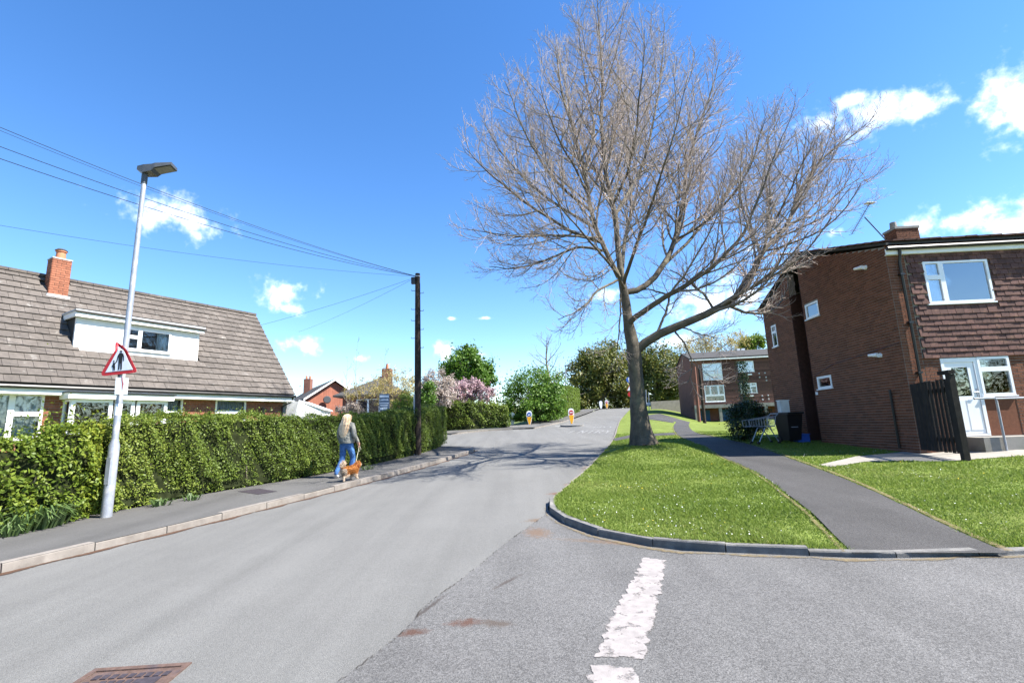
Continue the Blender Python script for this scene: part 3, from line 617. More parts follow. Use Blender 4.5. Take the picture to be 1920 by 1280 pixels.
    part(window(H, Fw, 1.74, 2.52, 1.98, 2.96, [(0, 1, .68, 1), (0, 1, 0, .68)], .06, d=-.03, room=1.0))
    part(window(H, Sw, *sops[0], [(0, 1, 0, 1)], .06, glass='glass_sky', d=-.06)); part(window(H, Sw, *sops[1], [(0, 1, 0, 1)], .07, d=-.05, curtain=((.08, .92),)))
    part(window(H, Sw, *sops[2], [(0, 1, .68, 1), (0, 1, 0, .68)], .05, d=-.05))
    db = MB(); db.fbox(C0, fu, Z3, fn, .86, 1.74, 1.0, 1.06, -.05, .02)
    for q in ((.86, .93, 1.0, 2.96), (1.66, 1.74, 1.0, 2.96), (.93, 1.66, 2.852, 2.96)): db.fbox(C0, fu, Z3, fn, q[0], q[1], q[2] + (.06 if q[2] < 2 else 0), q[3], -.05, .025)
    door = part(db.build('door', 'upvc', H)); lf = MB()
    for q in ((.94, 1.65, 1.07, 1.99), (.94, 1.1, 1.99, 2.85), (1.5, 1.65, 1.99, 2.85), (1.1, 1.5, 2.72, 2.85)): lf.fbox(C0, fu, Z3, fn, *q, -.04, .005)
    for q in ((1.0, 1.28, 1.15, 1.9), (1.32, 1.59, 1.15, 1.9)): lf.fbox(C0, fu, Z3, fn, *q, .0055, .014)
    lf.build('door_leaf', 'upvc', door); MB().fbox(C0, fu, Z3, fn, 1.1, 1.5, 1.99, 2.72, -.02, -.008).build('pane', 'glass', door)
    MB().fbox(C0, fu, Z3, fn, 1.05, 1.6, 1.9, 2.85, -.7, -.65).build('room_lining', 'room', door)
    hb = MB(); hb.fbox(C0, fu, Z3, fn, 1.605, 1.635, 1.97, 2.17, .006, .02); hb.tube([Fw.P(1.62, 2.08, .02), Fw.P(1.62, 2.08, .055), Fw.P(1.51, 2.08, .055)], .009, 6); hb.build('handle', 'galv', door)
    part(MB().fbox(C0, fu, Z3, fn, 1.74, 2.52, 1.0, 1.965, -.1, -.001).build('panel', 'brick_red', H))
    # concrete plinth / landing
    part(MB().fbox(C0, fu, Z3, fn, 1.02, WF, .35, .985, .012, .62).build('landing', 'concrete', H))
    # roof
    rf = MB(); oh = .13; sl = (ZR - ZE) / RT
    for s0, s1, za, zb in ((-oh, RT, ZE - oh * sl, ZR), (DP + .3, RT, ZE - .1, ZR)):
        A = [C0 + su * s0 - fu * .04 + Z3 * (za + .02), C0 + su * s0 + fu * WF + Z3 * (za + .02), C0 + su * s1 + fu * WF + Z3 * (zb + .02), C0 + su * s1 - fu * .04 + Z3 * (zb + .02)]; rf.prism(A, Z3 * .07)
    roof = part(rf.build('roof', 'roof_far', H)); rt = []
    for k in range(16):                                       # verge tiles stepping up the gable
        s = -oh + k * .335; w = (su + Z3 * (sl - .06)).normalized(); nn = fu.cross(w).normalized(); nn = nn if nn.z > 0 else -nn
        rt.append(frameM(C0 + su * (s + .18) - fu * -.06 + Z3 * (ZE + (s + .18) * sl + .13), fu, nn, w, .3, .035, .39))
    for k in range(14):
        s = DP + .3 - k * .335; slb = (ZR - ZE) / (DP - RT); w = (-su + Z3 * (slb - .06)).normalized(); nn = fu.cross(w).normalized(); nn = nn if nn.z > 0 else -nn
        if s - .18 > RT: rt.append(frameM(C0 + su * (s - .18) + fu * .06 + Z3 * (ZE + (DP - s + .18) * slb + .13), fu, nn, w, .3, .035, .39))
    for k in range(26):                                       # tiles along the eave, each a little rounded up
        w = (su + Z3 * sl).normalized(); nn = Vector((0, 0, 1)); rt.append(frameM(C0 + fu * (.24 + k * .31) + su * (-oh + .12) + Z3 * (ZE - (oh - .12) * sl + .115 + random.gauss(0, .006)), (fu + Z3 * .09).normalized(), nn, w, .3, .04, .4))
    place_pieces([inv @ M for M in rt], 'roof_tile', 'hung_tile', H, 300)
    part(MB().fbox(C0, fu, Z3, fn, -.06, WF, ZE - .28, ZE - .13, oh - .05, oh - .025).build('fascia', 'whitepaint', H))
    part(MB().fbox(C0, fu, Z3, fn, -.04, WF, ZE - .285, ZE - .262, .012, oh - .05).build('soffit', 'whitepaint', H))
    gt = MB(); gt.tube([Fw.P(-.06, ZE - .13, oh + .035), Fw.P(WF, ZE - .11, oh + .035)], .055, 8); part(gt.build('gutter', 'black_plastic', H, True))
    dp = MB(); dp.tube([Fw.P(.27, ZE - .15, oh + .03), Fw.P(.27, ZE - .3, oh), Fw.P(.27, ZE - .5, .07), Fw.P(.27, .72, .07)], .036, 10); o = part(dp.build('downpipe', 'black_plastic', H, True))
    br = MB()
    for z in (1.3, 2.6, 3.9, 5.2): br.fbox(C0, fu, Z3, fn, .215, .325, z, z + .05, .0, .112)
    br.build('bracket', 'black_plastic', o)
    sp = MB(); sp.tube([Sw.P(.62, 2.25, .05), Sw.P(.62, .72, .05)], .028, 8); part(sp.build('waste_pipe', 'black_plastic', H, True))
    for z in (5.72, 3.2):                                     # white security lights on the gable end
        lm = MB(); lm.tube([Sw.P(.8, z, 0), Sw.P(.8, z, .06)], [.07, .055], 10); lm.tube([Sw.P(.83, z + .02, .07), Sw.P(1.05, z + .04, .16)], [.06, .035], 10); part(lm.build('wall_lamp', 'upvc', H, True))
    ven = MB(); ven.fbox(C0, su, Z3, sn, SL0 - .2, SL0 - .09, 2.33, 2.43, .002, .03); part(ven.build('meter_box', 'upvc', H))
    cb = MB(); cb.tube([Sw.P(.05, 3.42, .02), Sw.P(1.4, 3.33, .02), Sw.P(3.0, 3.22, .02), Sw.P(4.0, 2.98, .02), Sw.P(SL0 - .1, 2.6, .02)], .007, 5); part(cb.build('cable', 'black_plastic', H))
    # chimney on the ridge
    cc = C0 + su * (RT + .15) + fu * 3.75; cm = MB(); cw = .78; cd = .56
    cm.fbox(cc, fu, Z3, fn, -cw / 2 + .01, cw / 2 - .01, ZR - .7, ZR + .8, -cd / 2 + .01, cd / 2 - .01); ch = part(cm.build('chimney', 'mortar', H))
    pcs = []
    for fu_, fn_, w_, d_ in ((fu, fn, cw, cd), (su, sn, cd, cw)):
        for sg in (1, -1):
            Wc = Wall(cc - fu_ * (w_ / 2) + fn_ * (sg * d_ / 2), fu_, fn_ * sg); pcs += bricks(Wc, 0, w_, ZR - .65, ZR + .775)
    place_pieces([inv @ M for M in pcs], 'chimney_brick', 'brick_red', H, 300)
    cp = MB(); cp.fbox(cc, fu, Z3, fn, -cw / 2 - .03, cw / 2 + .03, ZR + .775, ZR + .86, -cd / 2 - .03, cd / 2 + .03); cp.tube([cc + Z3 * (ZR + .86) - fu * .22, cc + Z3 * (ZR + 1.12) - fu * .22], [.12, .1], 10); part(cp.build('chimney_cap', 'concrete', H))
    fl = MB(); fl.tube([C0 + su * (RT + .9) + fu * .9 + Z3 * (ZR - .4), C0 + su * (RT + .9) + fu * .9 + Z3 * (ZR + .2)], .06, 8); fl.tube([C0 + su * (RT + .9) + fu * .9 + Z3 * (ZR + .2), C0 + su * (RT + .9) + fu * .9 + Z3 * (ZR + .3)], .085, 8); part(fl.build('flue', 'lead', H, True))
    # television aerial, clamped to the chimney and leaning out
    b0 = cc - fu * .42 - su * .1 + Z3 * (ZR + .12); tip = at(1621, 407, b0.y - .3); ar = empty('tv_aerial', 'thin television aerial on a slanting mast above the brick gable', 'aerial', b0)
    q = MB(); q.tube([Vector((0, 0, 0)), tip - b0], .02, 6); q.tube([Vector((0, 0, -.12)), Vector((.38, 0, -.05))], .015, 5); q.build('mast', 'dark_metal', ar)
    e0 = at(1597, 439, b0.y - .5) - b0; e1 = at(1631, 381, b0.y - .1) - b0; q = MB(); q.tube([e0, e1], .014, 5); q.build('boom', 'dark_metal', ar); dr = (e1 - e0).normalized(); cr = dr.cross(Vector((0, 1, .2))).normalized(); cr2 = Vector((0, 1, 0))
    for k in range(13): MB().tube([e0 + (e1 - e0) * (k / 13) - cr2 * .13 - cr * .02, e0 + (e1 - e0) * (k / 13) + cr2 * .13 + cr * .02], .006, 4).build('element', 'dark_metal', ar)
    MB().box(e1, (.34, .2, .02), None).build('reflector', 'upvc', ar)
    # dark slatted gate running forward from the corner
    G = empty('garden_gate', 'dark brown slatted timber gate at the corner of the brick house', 'gate', (C0.x, C0.y, .72)); gi = Matrix.Translation(-Vector((C0.x, C0.y, .72)))
    gd = at(1811, 850, 10.75); gd = (Vector((gd.x, gd.y, 0)) - C0); gl = gd.length; gd.normalize(); gn = Vector((gd.y, -gd.x, 0)); Gw = Wall(C0, gd, gn)
    zb = .66; pm = MB(); pm.fbox(C0, gd, Z3, gn, gl - .09, gl + .03, zb - .15, zb + 1.78, -.06, .06); o = pm.build('gate_post', 'wood_dark', G); o.matrix_local = gi
    for k in range(10):
        t = .06 + k * (gl - .17) / 10; w_ = .09 if k > 3 else .132; q = MB(); q.fbox(C0, gd, Z3, gn, t, t + w_, zb + .03 + random.uniform(0, .02), zb + 1.68 + random.uniform(-.015, .015), -.012, .012); o = q.build('slat', 'wood_dark', G); o.matrix_local = gi
    for z in (.28, 1.4): q = MB(); q.fbox(C0, gd, Z3, gn, .04, gl - .09, zb + z, zb + z + .1, -.05, -.013); o = q.build('rail', 'wood_dark', G); o.matrix_local = gi
    q = MB(); q.fbox(C0, gd, Z3, gn, gl - .32, gl + .05, zb + 1.79, zb + 1.87, -.07, .07); o = q.build('post_cap', 'wood_dark', G); o.matrix_local = gi
    # handrail on the landing
    hr = empty('handrail', 'grey galvanised handrail on the concrete landing before the white door', 'handrail', Fw.P(1.45, .985, .57)); hi = Matrix.Translation(-hr.location)
    q = MB(); q.tube([Fw.P(1.45, .4, .66), Fw.P(1.45, 1.83, .66), Fw.P(1.42, 1.9, .66), Fw.P(.95, 1.9, .66)], .024, 8); o = q.build('rail_post', 'galv', hr, True); o.matrix_local = hi
    q = MB(); q.tube([Fw.P(1.43, 1.885, .66), Fw.P(4.2, 1.88, .66)], .022, 8); q.tube([Fw.P(3.6, .4, .66), Fw.P(3.6, 1.88, .66)], .024, 8); o = q.build('top_rail', 'galv', hr, True); o.matrix_local = hi
    return C0, fu, fn, su, sn
RH = right_house()
# ================================================================ dormer bungalow on the left
def left_house():
    th = D2R(31); d = Vector((math.sin(th), math.cos(th), 0)); n = Vector((math.cos(th), -math.sin(th), 0)); E = Vector((-8.89, 19.5, 0)); ZE = 3.15; DR = 3.15; ZR = 6.95; LEN = 13.0; Z0 = .3
    H = empty('dormer_bungalow', 'brick bungalow with steep brown tiled roof and white dormer behind the hedge', 'house', (E.x, E.y, .7)); inv = Matrix.Translation(-Vector((E.x, E.y, .7)))
    def part(o): o.matrix_local = inv @ o.matrix_local; return o
    Ew = Wall(E, d, n); Ww = Wall(E - n * .38, d, n)       # eave plane, wall plane; t runs from -LEN (near) to 0 (far end)
    ops = [(-10.6, -7.42, 1.72, 2.93), (-4.55, -3.92, 1.75, 2.93), (-2.86, -1.75, 1.75, 2.93), (-6.6, -5.2, .8, 2.9)]
    mb = MB(); backing(mb, Ww, -LEN, -.25, Z0, ZE + .05, ops, -.24, 0); mb.fbox(E - n * .38, d, Z3, n, -LEN, -.25, Z0, ZE, -2 * DR + .76, -2 * DR + 1.0)
    gab = [E - n * .4 - d * .25 + Z3 * Z0, E - n * (2 * DR - .4) - d * .25 + Z3 * Z0, E - n * (2 * DR - .4) - d * .25 + Z3 * ZE, E - n * DR - d * .25 + Z3 * (ZR - .2), E - n * .4 - d * .25 + Z3 * ZE]; mb.prism(gab, d * .2)
    mb.prism([p - d * (LEN - .5) for p in gab], d * .2); part(mb.build('wall', 'mortar', H))
    bs = bricks(Ww, -LEN, -.25, Z0, ZE, ops); vis = [M for M in bs if M.translation.z > 1.5]; hid = [M for M in bs if M.translation.z <= 1.5]
    place_pieces([inv @ M for M in vis], 'brick', 'brick_orange', H, 300, rest='brickwork'); place_pieces([inv @ M for M in hid], 'brick', 'brick_orange', H, 0, rest='brickwork')
    # roof: deck, then the tiles one by one
    w = (-n * DR + Z3 * (ZR - ZE)); SLn = w.length; w.normalize(); nn = d.cross(w).normalized(); nn = nn if nn.z > 0 else -nn
    rd = MB(); rd.prism([E - d * LEN + Z3 * ZE - nn * .05, E + Z3 * ZE - nn * .05, E - n * DR + Z3 * ZR - nn * .05, E - d * LEN - n * DR + Z3 * ZR - nn * .05], nn * .03)
    w2 = (n * DR + Z3 * (ZR - ZE)).normalized(); n2 = d.cross(w2); n2 = n2 if n2.z > 0 else -n2; B = E - n * 2 * DR
    rd.prism([B - d * LEN + Z3 * ZE - n2 * .05, B + Z3 * ZE - n2 * .05, E - n * DR + Z3 * ZR - n2 * .05, E - d * LEN - n * DR + Z3 * ZR - n2 * .05], n2 * .05)
    part(rd.build('roof', 'roof_far', H)); DT0, DT1 = -6.78, -3.28; tl = []; rows = 17; g = SLn / rows; tw = .31; wt = (w - nn * .12).normalized(); nt = d.cross(wt).normalized(); nt = nt if nt.z > 0 else -nt
    for r in range(rows):
        x = -LEN + (r % 2) * tw / 2; s = r * g
        while x < 0:
            l, rr = max(x, -LEN), min(x + tw, .03); x += tw
            if rr - l < .06: continue
            tm = (l + rr) / 2; sm = s + g / 2; D = sm / SLn * DR
            if DT0 + .02 < tm < DT1 - .02 and 1.0 < D < 1.95: continue
            if -7.18 < tm < -6.58 and D > 2.75: continue
            tl.append(frameM(E + d * tm + Z3 * ZE + w * (s + .19) + nn * (.026 + random.uniform(-.003, .004)), (d + nn * random.gauss(0, .006)).normalized(), nt, (wt + d * random.gauss(0, .004)).normalized(), rr - l - .007, .032, g + .05))
    place_pieces([inv @ M for M in tl], 'roof_tile', 'roof_tile', H, 300, rest='roof_tile_field')
    rg = []
    for k in range(int(LEN / .42)): rg.append(frameM(E - n * DR + Z3 * (ZR + .03) - d * (.2 + k * .42), d, n, Z3, .41, .22, .09))
    place_pieces([inv @ M for M in rg], 'ridge_tile', 'roof_tile', H, 300)
    # eaves
    part(MB().fbox(E, d, Z3, n, -LEN, .02, ZE - .25, ZE - .07, -.06, -.03).build('fascia', 'whitepaint', H)); part(MB().fbox(E, d, Z3, n, -LEN, 0, ZE - .26, ZE - .24, -.38, -.06).build('soffit', 'whitepaint', H))
    gt = MB(); gt.tube([Ew.P(-LEN, ZE - .06, .02), Ew.P(.04, ZE - .04, .02)], .055, 8); part(gt.build('gutter', 'black_plastic', H, True))
    dp = MB(); dp.tube([Ew.P(-.06, ZE - .08, .0), Ew.P(-.06, ZE - .25, -.1), Ew.P(-.3, ZE - .45, -.32), Ew.P(-.3, .5, -.32)], .035, 8); part(dp.build('downpipe', 'black_plastic', H, True))
    # windows
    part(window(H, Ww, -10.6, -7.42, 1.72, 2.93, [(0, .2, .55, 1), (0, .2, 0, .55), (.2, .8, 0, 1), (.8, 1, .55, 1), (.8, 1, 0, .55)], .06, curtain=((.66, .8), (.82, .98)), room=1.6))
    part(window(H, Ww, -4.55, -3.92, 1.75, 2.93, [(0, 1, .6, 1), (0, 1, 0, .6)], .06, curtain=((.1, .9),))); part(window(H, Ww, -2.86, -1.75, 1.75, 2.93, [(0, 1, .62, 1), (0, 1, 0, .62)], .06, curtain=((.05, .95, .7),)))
    # porch with its own flat roof
    P0, P1, pd = -7.0, -4.62, .55; Pw = Wall(E - n * .38 + n * pd, d, n); pr = part(MB().fbox(E, d, Z3, n, P0 - .12, P1 + .12, ZE - .36, ZE - .2, -.36, pd - .22).build('porch', 'whitepaint', H))
    q = MB(); q.fbox(E, d, Z3, n, P0 - .16, P1 + .16, ZE - .2, ZE - .165, -.36, pd - .18); q.build('porch_roof', 'black_plastic', pr)
    for a0, a1, z0, cl in ((P0, P0 + .95, 1.75, [(0, 1, 0, 1)]), (P0 + 1.0, P0 + 1.5, .8, [(0, 1, 0, 1)]), (P0 + 1.55, P1, 1.75, [(0, 1, 0, 1)])):
        part(window(H, Pw, a0, a1, z0, ZE - .37, cl, .09, room=0, sill=False))
    for a0, a1 in ((P0, P0 + .96), (P0 + 1.54, P1)): part(MB().fbox(E - n * .38 + n * pd, d, Z3, n, a0, a1, .4, 1.745, -.1, .015).build('porch_wall', 'brick_orange', H))
    Sp = Wall(E + d * P0 - n * .38 + n * pd, -n, -d); part(window(H, Sp, .02, pd, 1.75, ZE - .37, [(0, 1, 0, 1)], .06, room=0, sill=False))
    part(MB().fbox(E - n * .36, d, Z3, n, -6.6, -5.2, .6, 2.9, -1.3, -1.25).build('hall_lining', 'room', H))
    # dormer
    Dw = Wall(E - n * 1.0, d, n); zb, zt = 4.36, 5.5; wz0, wz1, wt0, wt1 = 4.5, 5.22, -5.5, -4.2
    q = MB(); backing(q, Dw, DT0, DT1, zb - .1, zt - .02, [(wt0, wt1, wz0, wz1)], -.1, 0); dm = part(q.build('dormer', 'whitepaint', H))
    for t in (DT0, DT1 - .06): q = MB(); q.prism([Dw.P(t, zb - .02, -.1), Dw.P(t, zt - .02, -.1), Dw.P(t, zt - .02, -.95)], d * .06); q.build('cheek', 'roof_far', dm)
    q = MB(); q.fbox(E - n * 1.0, d, Z3, n, DT0 - .1, DT1 + .1, zt, zt + .06, -1.1, .2); q.build('dormer_roof', 'lead', dm)
    q = MB(); q.fbox(E - n * 1.0, d, Z3, n, DT0 - .08, DT1 + .08, zt - .16, zt, .11, .17); q.fbox(E - n * 1.0, d, Z3, n, DT0 - .08, DT0 - .03, zt - .16, zt, -.9, .11); q.build('dormer_fascia', 'whitepaint', dm)
    q = MB(); q.tube([Dw.P(DT0 - .1, zt - .0, .2), Dw.P(DT1 + .14, zt - .03, .2)], .035, 6); q.build('dormer_gutter', 'black_plastic', dm, True)
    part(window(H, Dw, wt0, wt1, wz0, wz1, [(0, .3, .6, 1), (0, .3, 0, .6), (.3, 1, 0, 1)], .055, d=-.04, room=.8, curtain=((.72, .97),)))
    part(MB().fbox(E - n * 1.0, d, Z3, n, DT0, DT1, zb - .15, zb - .06, .0, .05).build('dormer_flashing', 'lead', H))
    # chimney
    cc = E + d * -6.88 - n * 2.75; cw, cd = .47, .45; q = MB(); q.fbox(cc, d, Z3, n, -cw / 2 + .01, cw / 2 - .01, ZR - 1.0, ZR + .52, -cd / 2 + .01, cd / 2 - .01); part(q.build('chimney', 'mortar', H)); pcs = []
    for a_, b_, w_, d_ in ((d, n, cw, cd), (-n, d, cd, cw)):
        for sg in (1, -1): pcs += bricks(Wall(cc - a_ * (w_ / 2) + b_ * (sg * d_ / 2), a_, b_ * sg), 0, w_, ZR - .75, ZR + .52)
    place_pieces([inv @ M for M in pcs], 'chimney_brick', 'brick_orange', H, 300)
    q = MB(); q.fbox(cc, d, Z3, n, -cw / 2 - .05, cw / 2 + .05, ZR - .85, ZR - .68, -cd / 2 - .05, cd / 2 + .07); q.fbox(cc, d, Z3, n, -cw / 2 - .02, cw / 2 + .02, ZR + .52, ZR + .56, -cd / 2 - .02, cd / 2 + .02); part(q.build('flashing', 'lead', H))
    q = MB(); q.tube([cc + Z3 * (ZR + .55), cc + Z3 * (ZR + .82)], [.135, .12], 12); q.tube([cc + Z3 * (ZR + .82), cc + Z3 * (ZR + .87)], [.15, .15], 12); part(q.build('chimney_pot', 'terracotta', H, True))
    q = MB(); q.tube([cc + Z3 * (ZR + .87), cc + Z3 * (ZR + .93)], [.17, .1], 12); part(q.build('pot_cowl', 'dark_metal', H, True))
    lt = MB(); lt.tube([Ww.P(-1.15, 2.65, .02), Ww.P(-1.15, 2.65, .16)], .02, 6); lt.tube([Ww.P(-1.15, 2.62, .16), Ww.P(-1.15, 2.35, .16)], [.09, .06], 8); part(lt.build('wall_lantern', 'black_plastic', H))
left_house()
# ---------------------------------------------------------------- houses and flats further off
pmat('brick_far', (.33, .125, .08), .9, .12, 3); pmat('brick_far2', (.19, .085, .062), .9, .14, 3, fine=.15, fscale=14)
def brick_relief(m, scale):
    nt = MATS[m].node_tree; N = nt.nodes; L = nt.links; P = N['Principled BSDF']; tc = N.new('ShaderNodeTexCoord'); b = N.new('ShaderNodeTexBrick'); b.inputs['Scale'].default_value = scale
    b.inputs['Color1'].default_value = (1, 1, 1, 1); b.inputs['Color2'].default_value = (.8, .8, .8, 1); b.inputs['Mortar'].default_value = (.75, .8, .8, 1); L.new(tc.outputs['Object'], b.inputs['Vector'])
    src = P.inputs['Base Color'].links[0].from_socket; mx = N.new('ShaderNodeMix'); mx.data_type = 'RGBA'; mx.blend_type = 'MULTIPLY'; mx.inputs['Factor'].default_value = 1; L.new(src, mx.inputs['A']); L.new(b.outputs['Color'], mx.inputs['B']); L.new(mx.outputs['Result'], P.inputs['Base Color'])
def far_houses():
    # brick bungalow with its gable to the road
    Y = 38; pk = at(627, 713, Y); el = at(588, 746, Y); H = empty('bungalow', 'orange brick bungalow with a gable end and chimney beyond the hedge', 'house', (pk.x, pk.y, 1.5)); inv = Matrix.Translation(-Vector((pk.x, pk.y, 1.5)))
    n = Vector((.55, -.835, 0)).normalized(); u = Vector((-n.y, n.x, 0)); u = u if u.x > 0 else -u; hw = (pk.x - el.x) / u.x; bk = -n * 11; zr_, ze = pk.z, el.z
    def part(o): o.matrix_local = inv @ o.matrix_local; return o
    c = Vector((pk.x, pk.y, 0)); q = MB(); q.prism([c - u * hw + Z3 * .5, c + u * hw + Z3 * .5, c + u * hw + Z3 * ze, c + Z3 * (zr_ - .1), c - u * hw + Z3 * ze], bk); part(q.build('wall', 'brick_far', H))
    q = MB()
    for sg in (-1, 1): q.prism([c + u * sg * (hw + .35) + Z3 * (ze - .25) + n * .25, c + Z3 * zr_ + n * .25, c + Z3 * (zr_ + .12) + n * .25, c + u * sg * (hw + .35) + Z3 * (ze - .1) + n * .25], bk - n * .5)
    part(q.build('roof', 'roof_far', H)); q = MB()
    for sg in (-1, 1): q.prism([c + u * sg * (hw + .35) + Z3 * (ze - .28) + n * .27, c + Z3 * (zr_ - .03) + n * .27, c + Z3 * (zr_ + .1) + n * .27, c + u * sg * (hw + .35) + Z3 * (ze - .12) + n * .27], n * .04)
    part(q.build('bargeboard', 'whitepaint', H)); Wl = Wall(c - u * hw + bk, -bk.normalized(), -u); part(window(H, Wl, 6.5, 8.2, 1.9, 3.0, [(0, .5, 0, 1), (.5, 1, 0, 1)], .06, room=0, d=.01)); MB()
    q = MB(); cc = c - n * 8.0 + Z3 * (zr_ - .4); q.box(cc + Z3 * .5 + u * -.5, (.6, .6, 1.6)); part(q.build('chimney', 'brick_far2', H))
    for k in (-.15, .15): part(MB().tube([cc + u * (-.5 + k) + Z3 * 1.3, cc + u * (-.5 + k) + Z3 * 1.6], [.11, .09], 8).build('chimney_pot', 'terracotta', H))
    q = MB(); dd = c + u * .1 - u * hw * .35 + n * .3; q.tube([dd + Z3 * (ze - .2), dd + Z3 * (ze - .2) + n * .06], [.3, .25], 12); part(q.build('satellite_dish', 'dark_metal', H))
    # second house, mostly behind twigs
    Y = 33; a = at(624, 741, Y); b = at(760, 748, Y); r0 = at(680, 704, Y + 3); H2 = empty('hipped_house', 'brick house with dark hipped roof half hidden by yellow twigs', 'house', (a.x, a.y, 1.5)); inv2 = Matrix.Translation(-Vector((a.x, a.y, 1.5))); H = H2
    def part2(o): o.matrix_local = inv2 @ o.matrix_local; return o
    ze = a.z; x0, x1 = a.x, b.x - .6; q = MB(); q.prism([Vector((x0 + .5, a.y + .5, .5)), Vector((x1 - .5, a.y + .5, .5)), Vector((x1 - .5, a.y + 7.5, .5)), Vector((x0 + .5, a.y + 7.5, .5))], Z3 * (ze - .5)); part2(q.build('wall', 'brick_far2', H2))
    zr2 = r0.z; v = [Vector((x0, a.y, ze)), Vector((x1, a.y, ze)), Vector((x1, a.y + 8, ze)), Vector((x0, a.y + 8, ze)), Vector((x0 + 2.4, a.y + 4, zr2)), Vector((x1 - 2.4, a.y + 4, zr2))]
    q = MB(); q.add(v + [p - Z3 * .12 for p in v[:4]], [(0, 1, 5, 4), (1, 2, 5), (2, 3, 4, 5), (3, 0, 4), (0, 6, 7, 1), (1, 7, 8, 2), (2, 8, 9, 3), (3, 9, 6, 0), (9, 8, 7, 6)]); part2(q.build('roof', 'roof_far', H2))
    ck = at(726, 700, Y + 4); q = MB(); q.box((ck.x, ck.y, ck.z - .6), (.7, .6, 1.9)); part2(q.build('chimney', 'brick_far2', H2)); part2(MB().tube([(ck.x, ck.y, ck.z + .35), (ck.x, ck.y, ck.z + .75)], [.13, .1], 8).build('chimney_pot', 'terracotta', H2))
    Wf = Wall((x0 + .5, a.y + .5, 0), Vector((1, 0, 0)), Vector((0, -1, 0))); part2(window(H2, Wf, 1.0, 2.6, ze - 1.4, ze - .3, [(0, .5, 0, 1), (.5, 1, 0, 1)], .06, room=0, d=.01))
    # white lean-to beside the near bungalow
    p = [at(536, 752, 21.2), at(560, 752, 21.2), at(602, 767, 21.6)]; H3 = empty('lean_to', 'white boarded lean-to roof beside the end of the tiled bungalow', 'shed', (p[0].x, p[0].y, 1.4)); i3 = Matrix.Translation(-Vector((p[0].x, p[0].y, 1.4)))
    q = MB(); q.prism([Vector((p[0].x, p[0].y, .6)), Vector((p[2].x, p[2].y, .6)), p[2], p[1], p[0]], Vector((-.4, 2.2, 0))); o = q.build('wall', 'whitepaint', H3); o.matrix_local = i3
    q = MB(); q.prism([p[1] + Z3 * .005, p[2] + Z3 * .005 + Vector((.1, 0, -.03)), p[2] + Z3 * .06 + Vector((.1, 0, -.03)), p[1] + Z3 * .06], Vector((-.4, 2.2, 0))); o = q.build('roof', 'upvc', H3); o.matrix_local = i3
far_houses(); brick_relief('brick_far', 6)
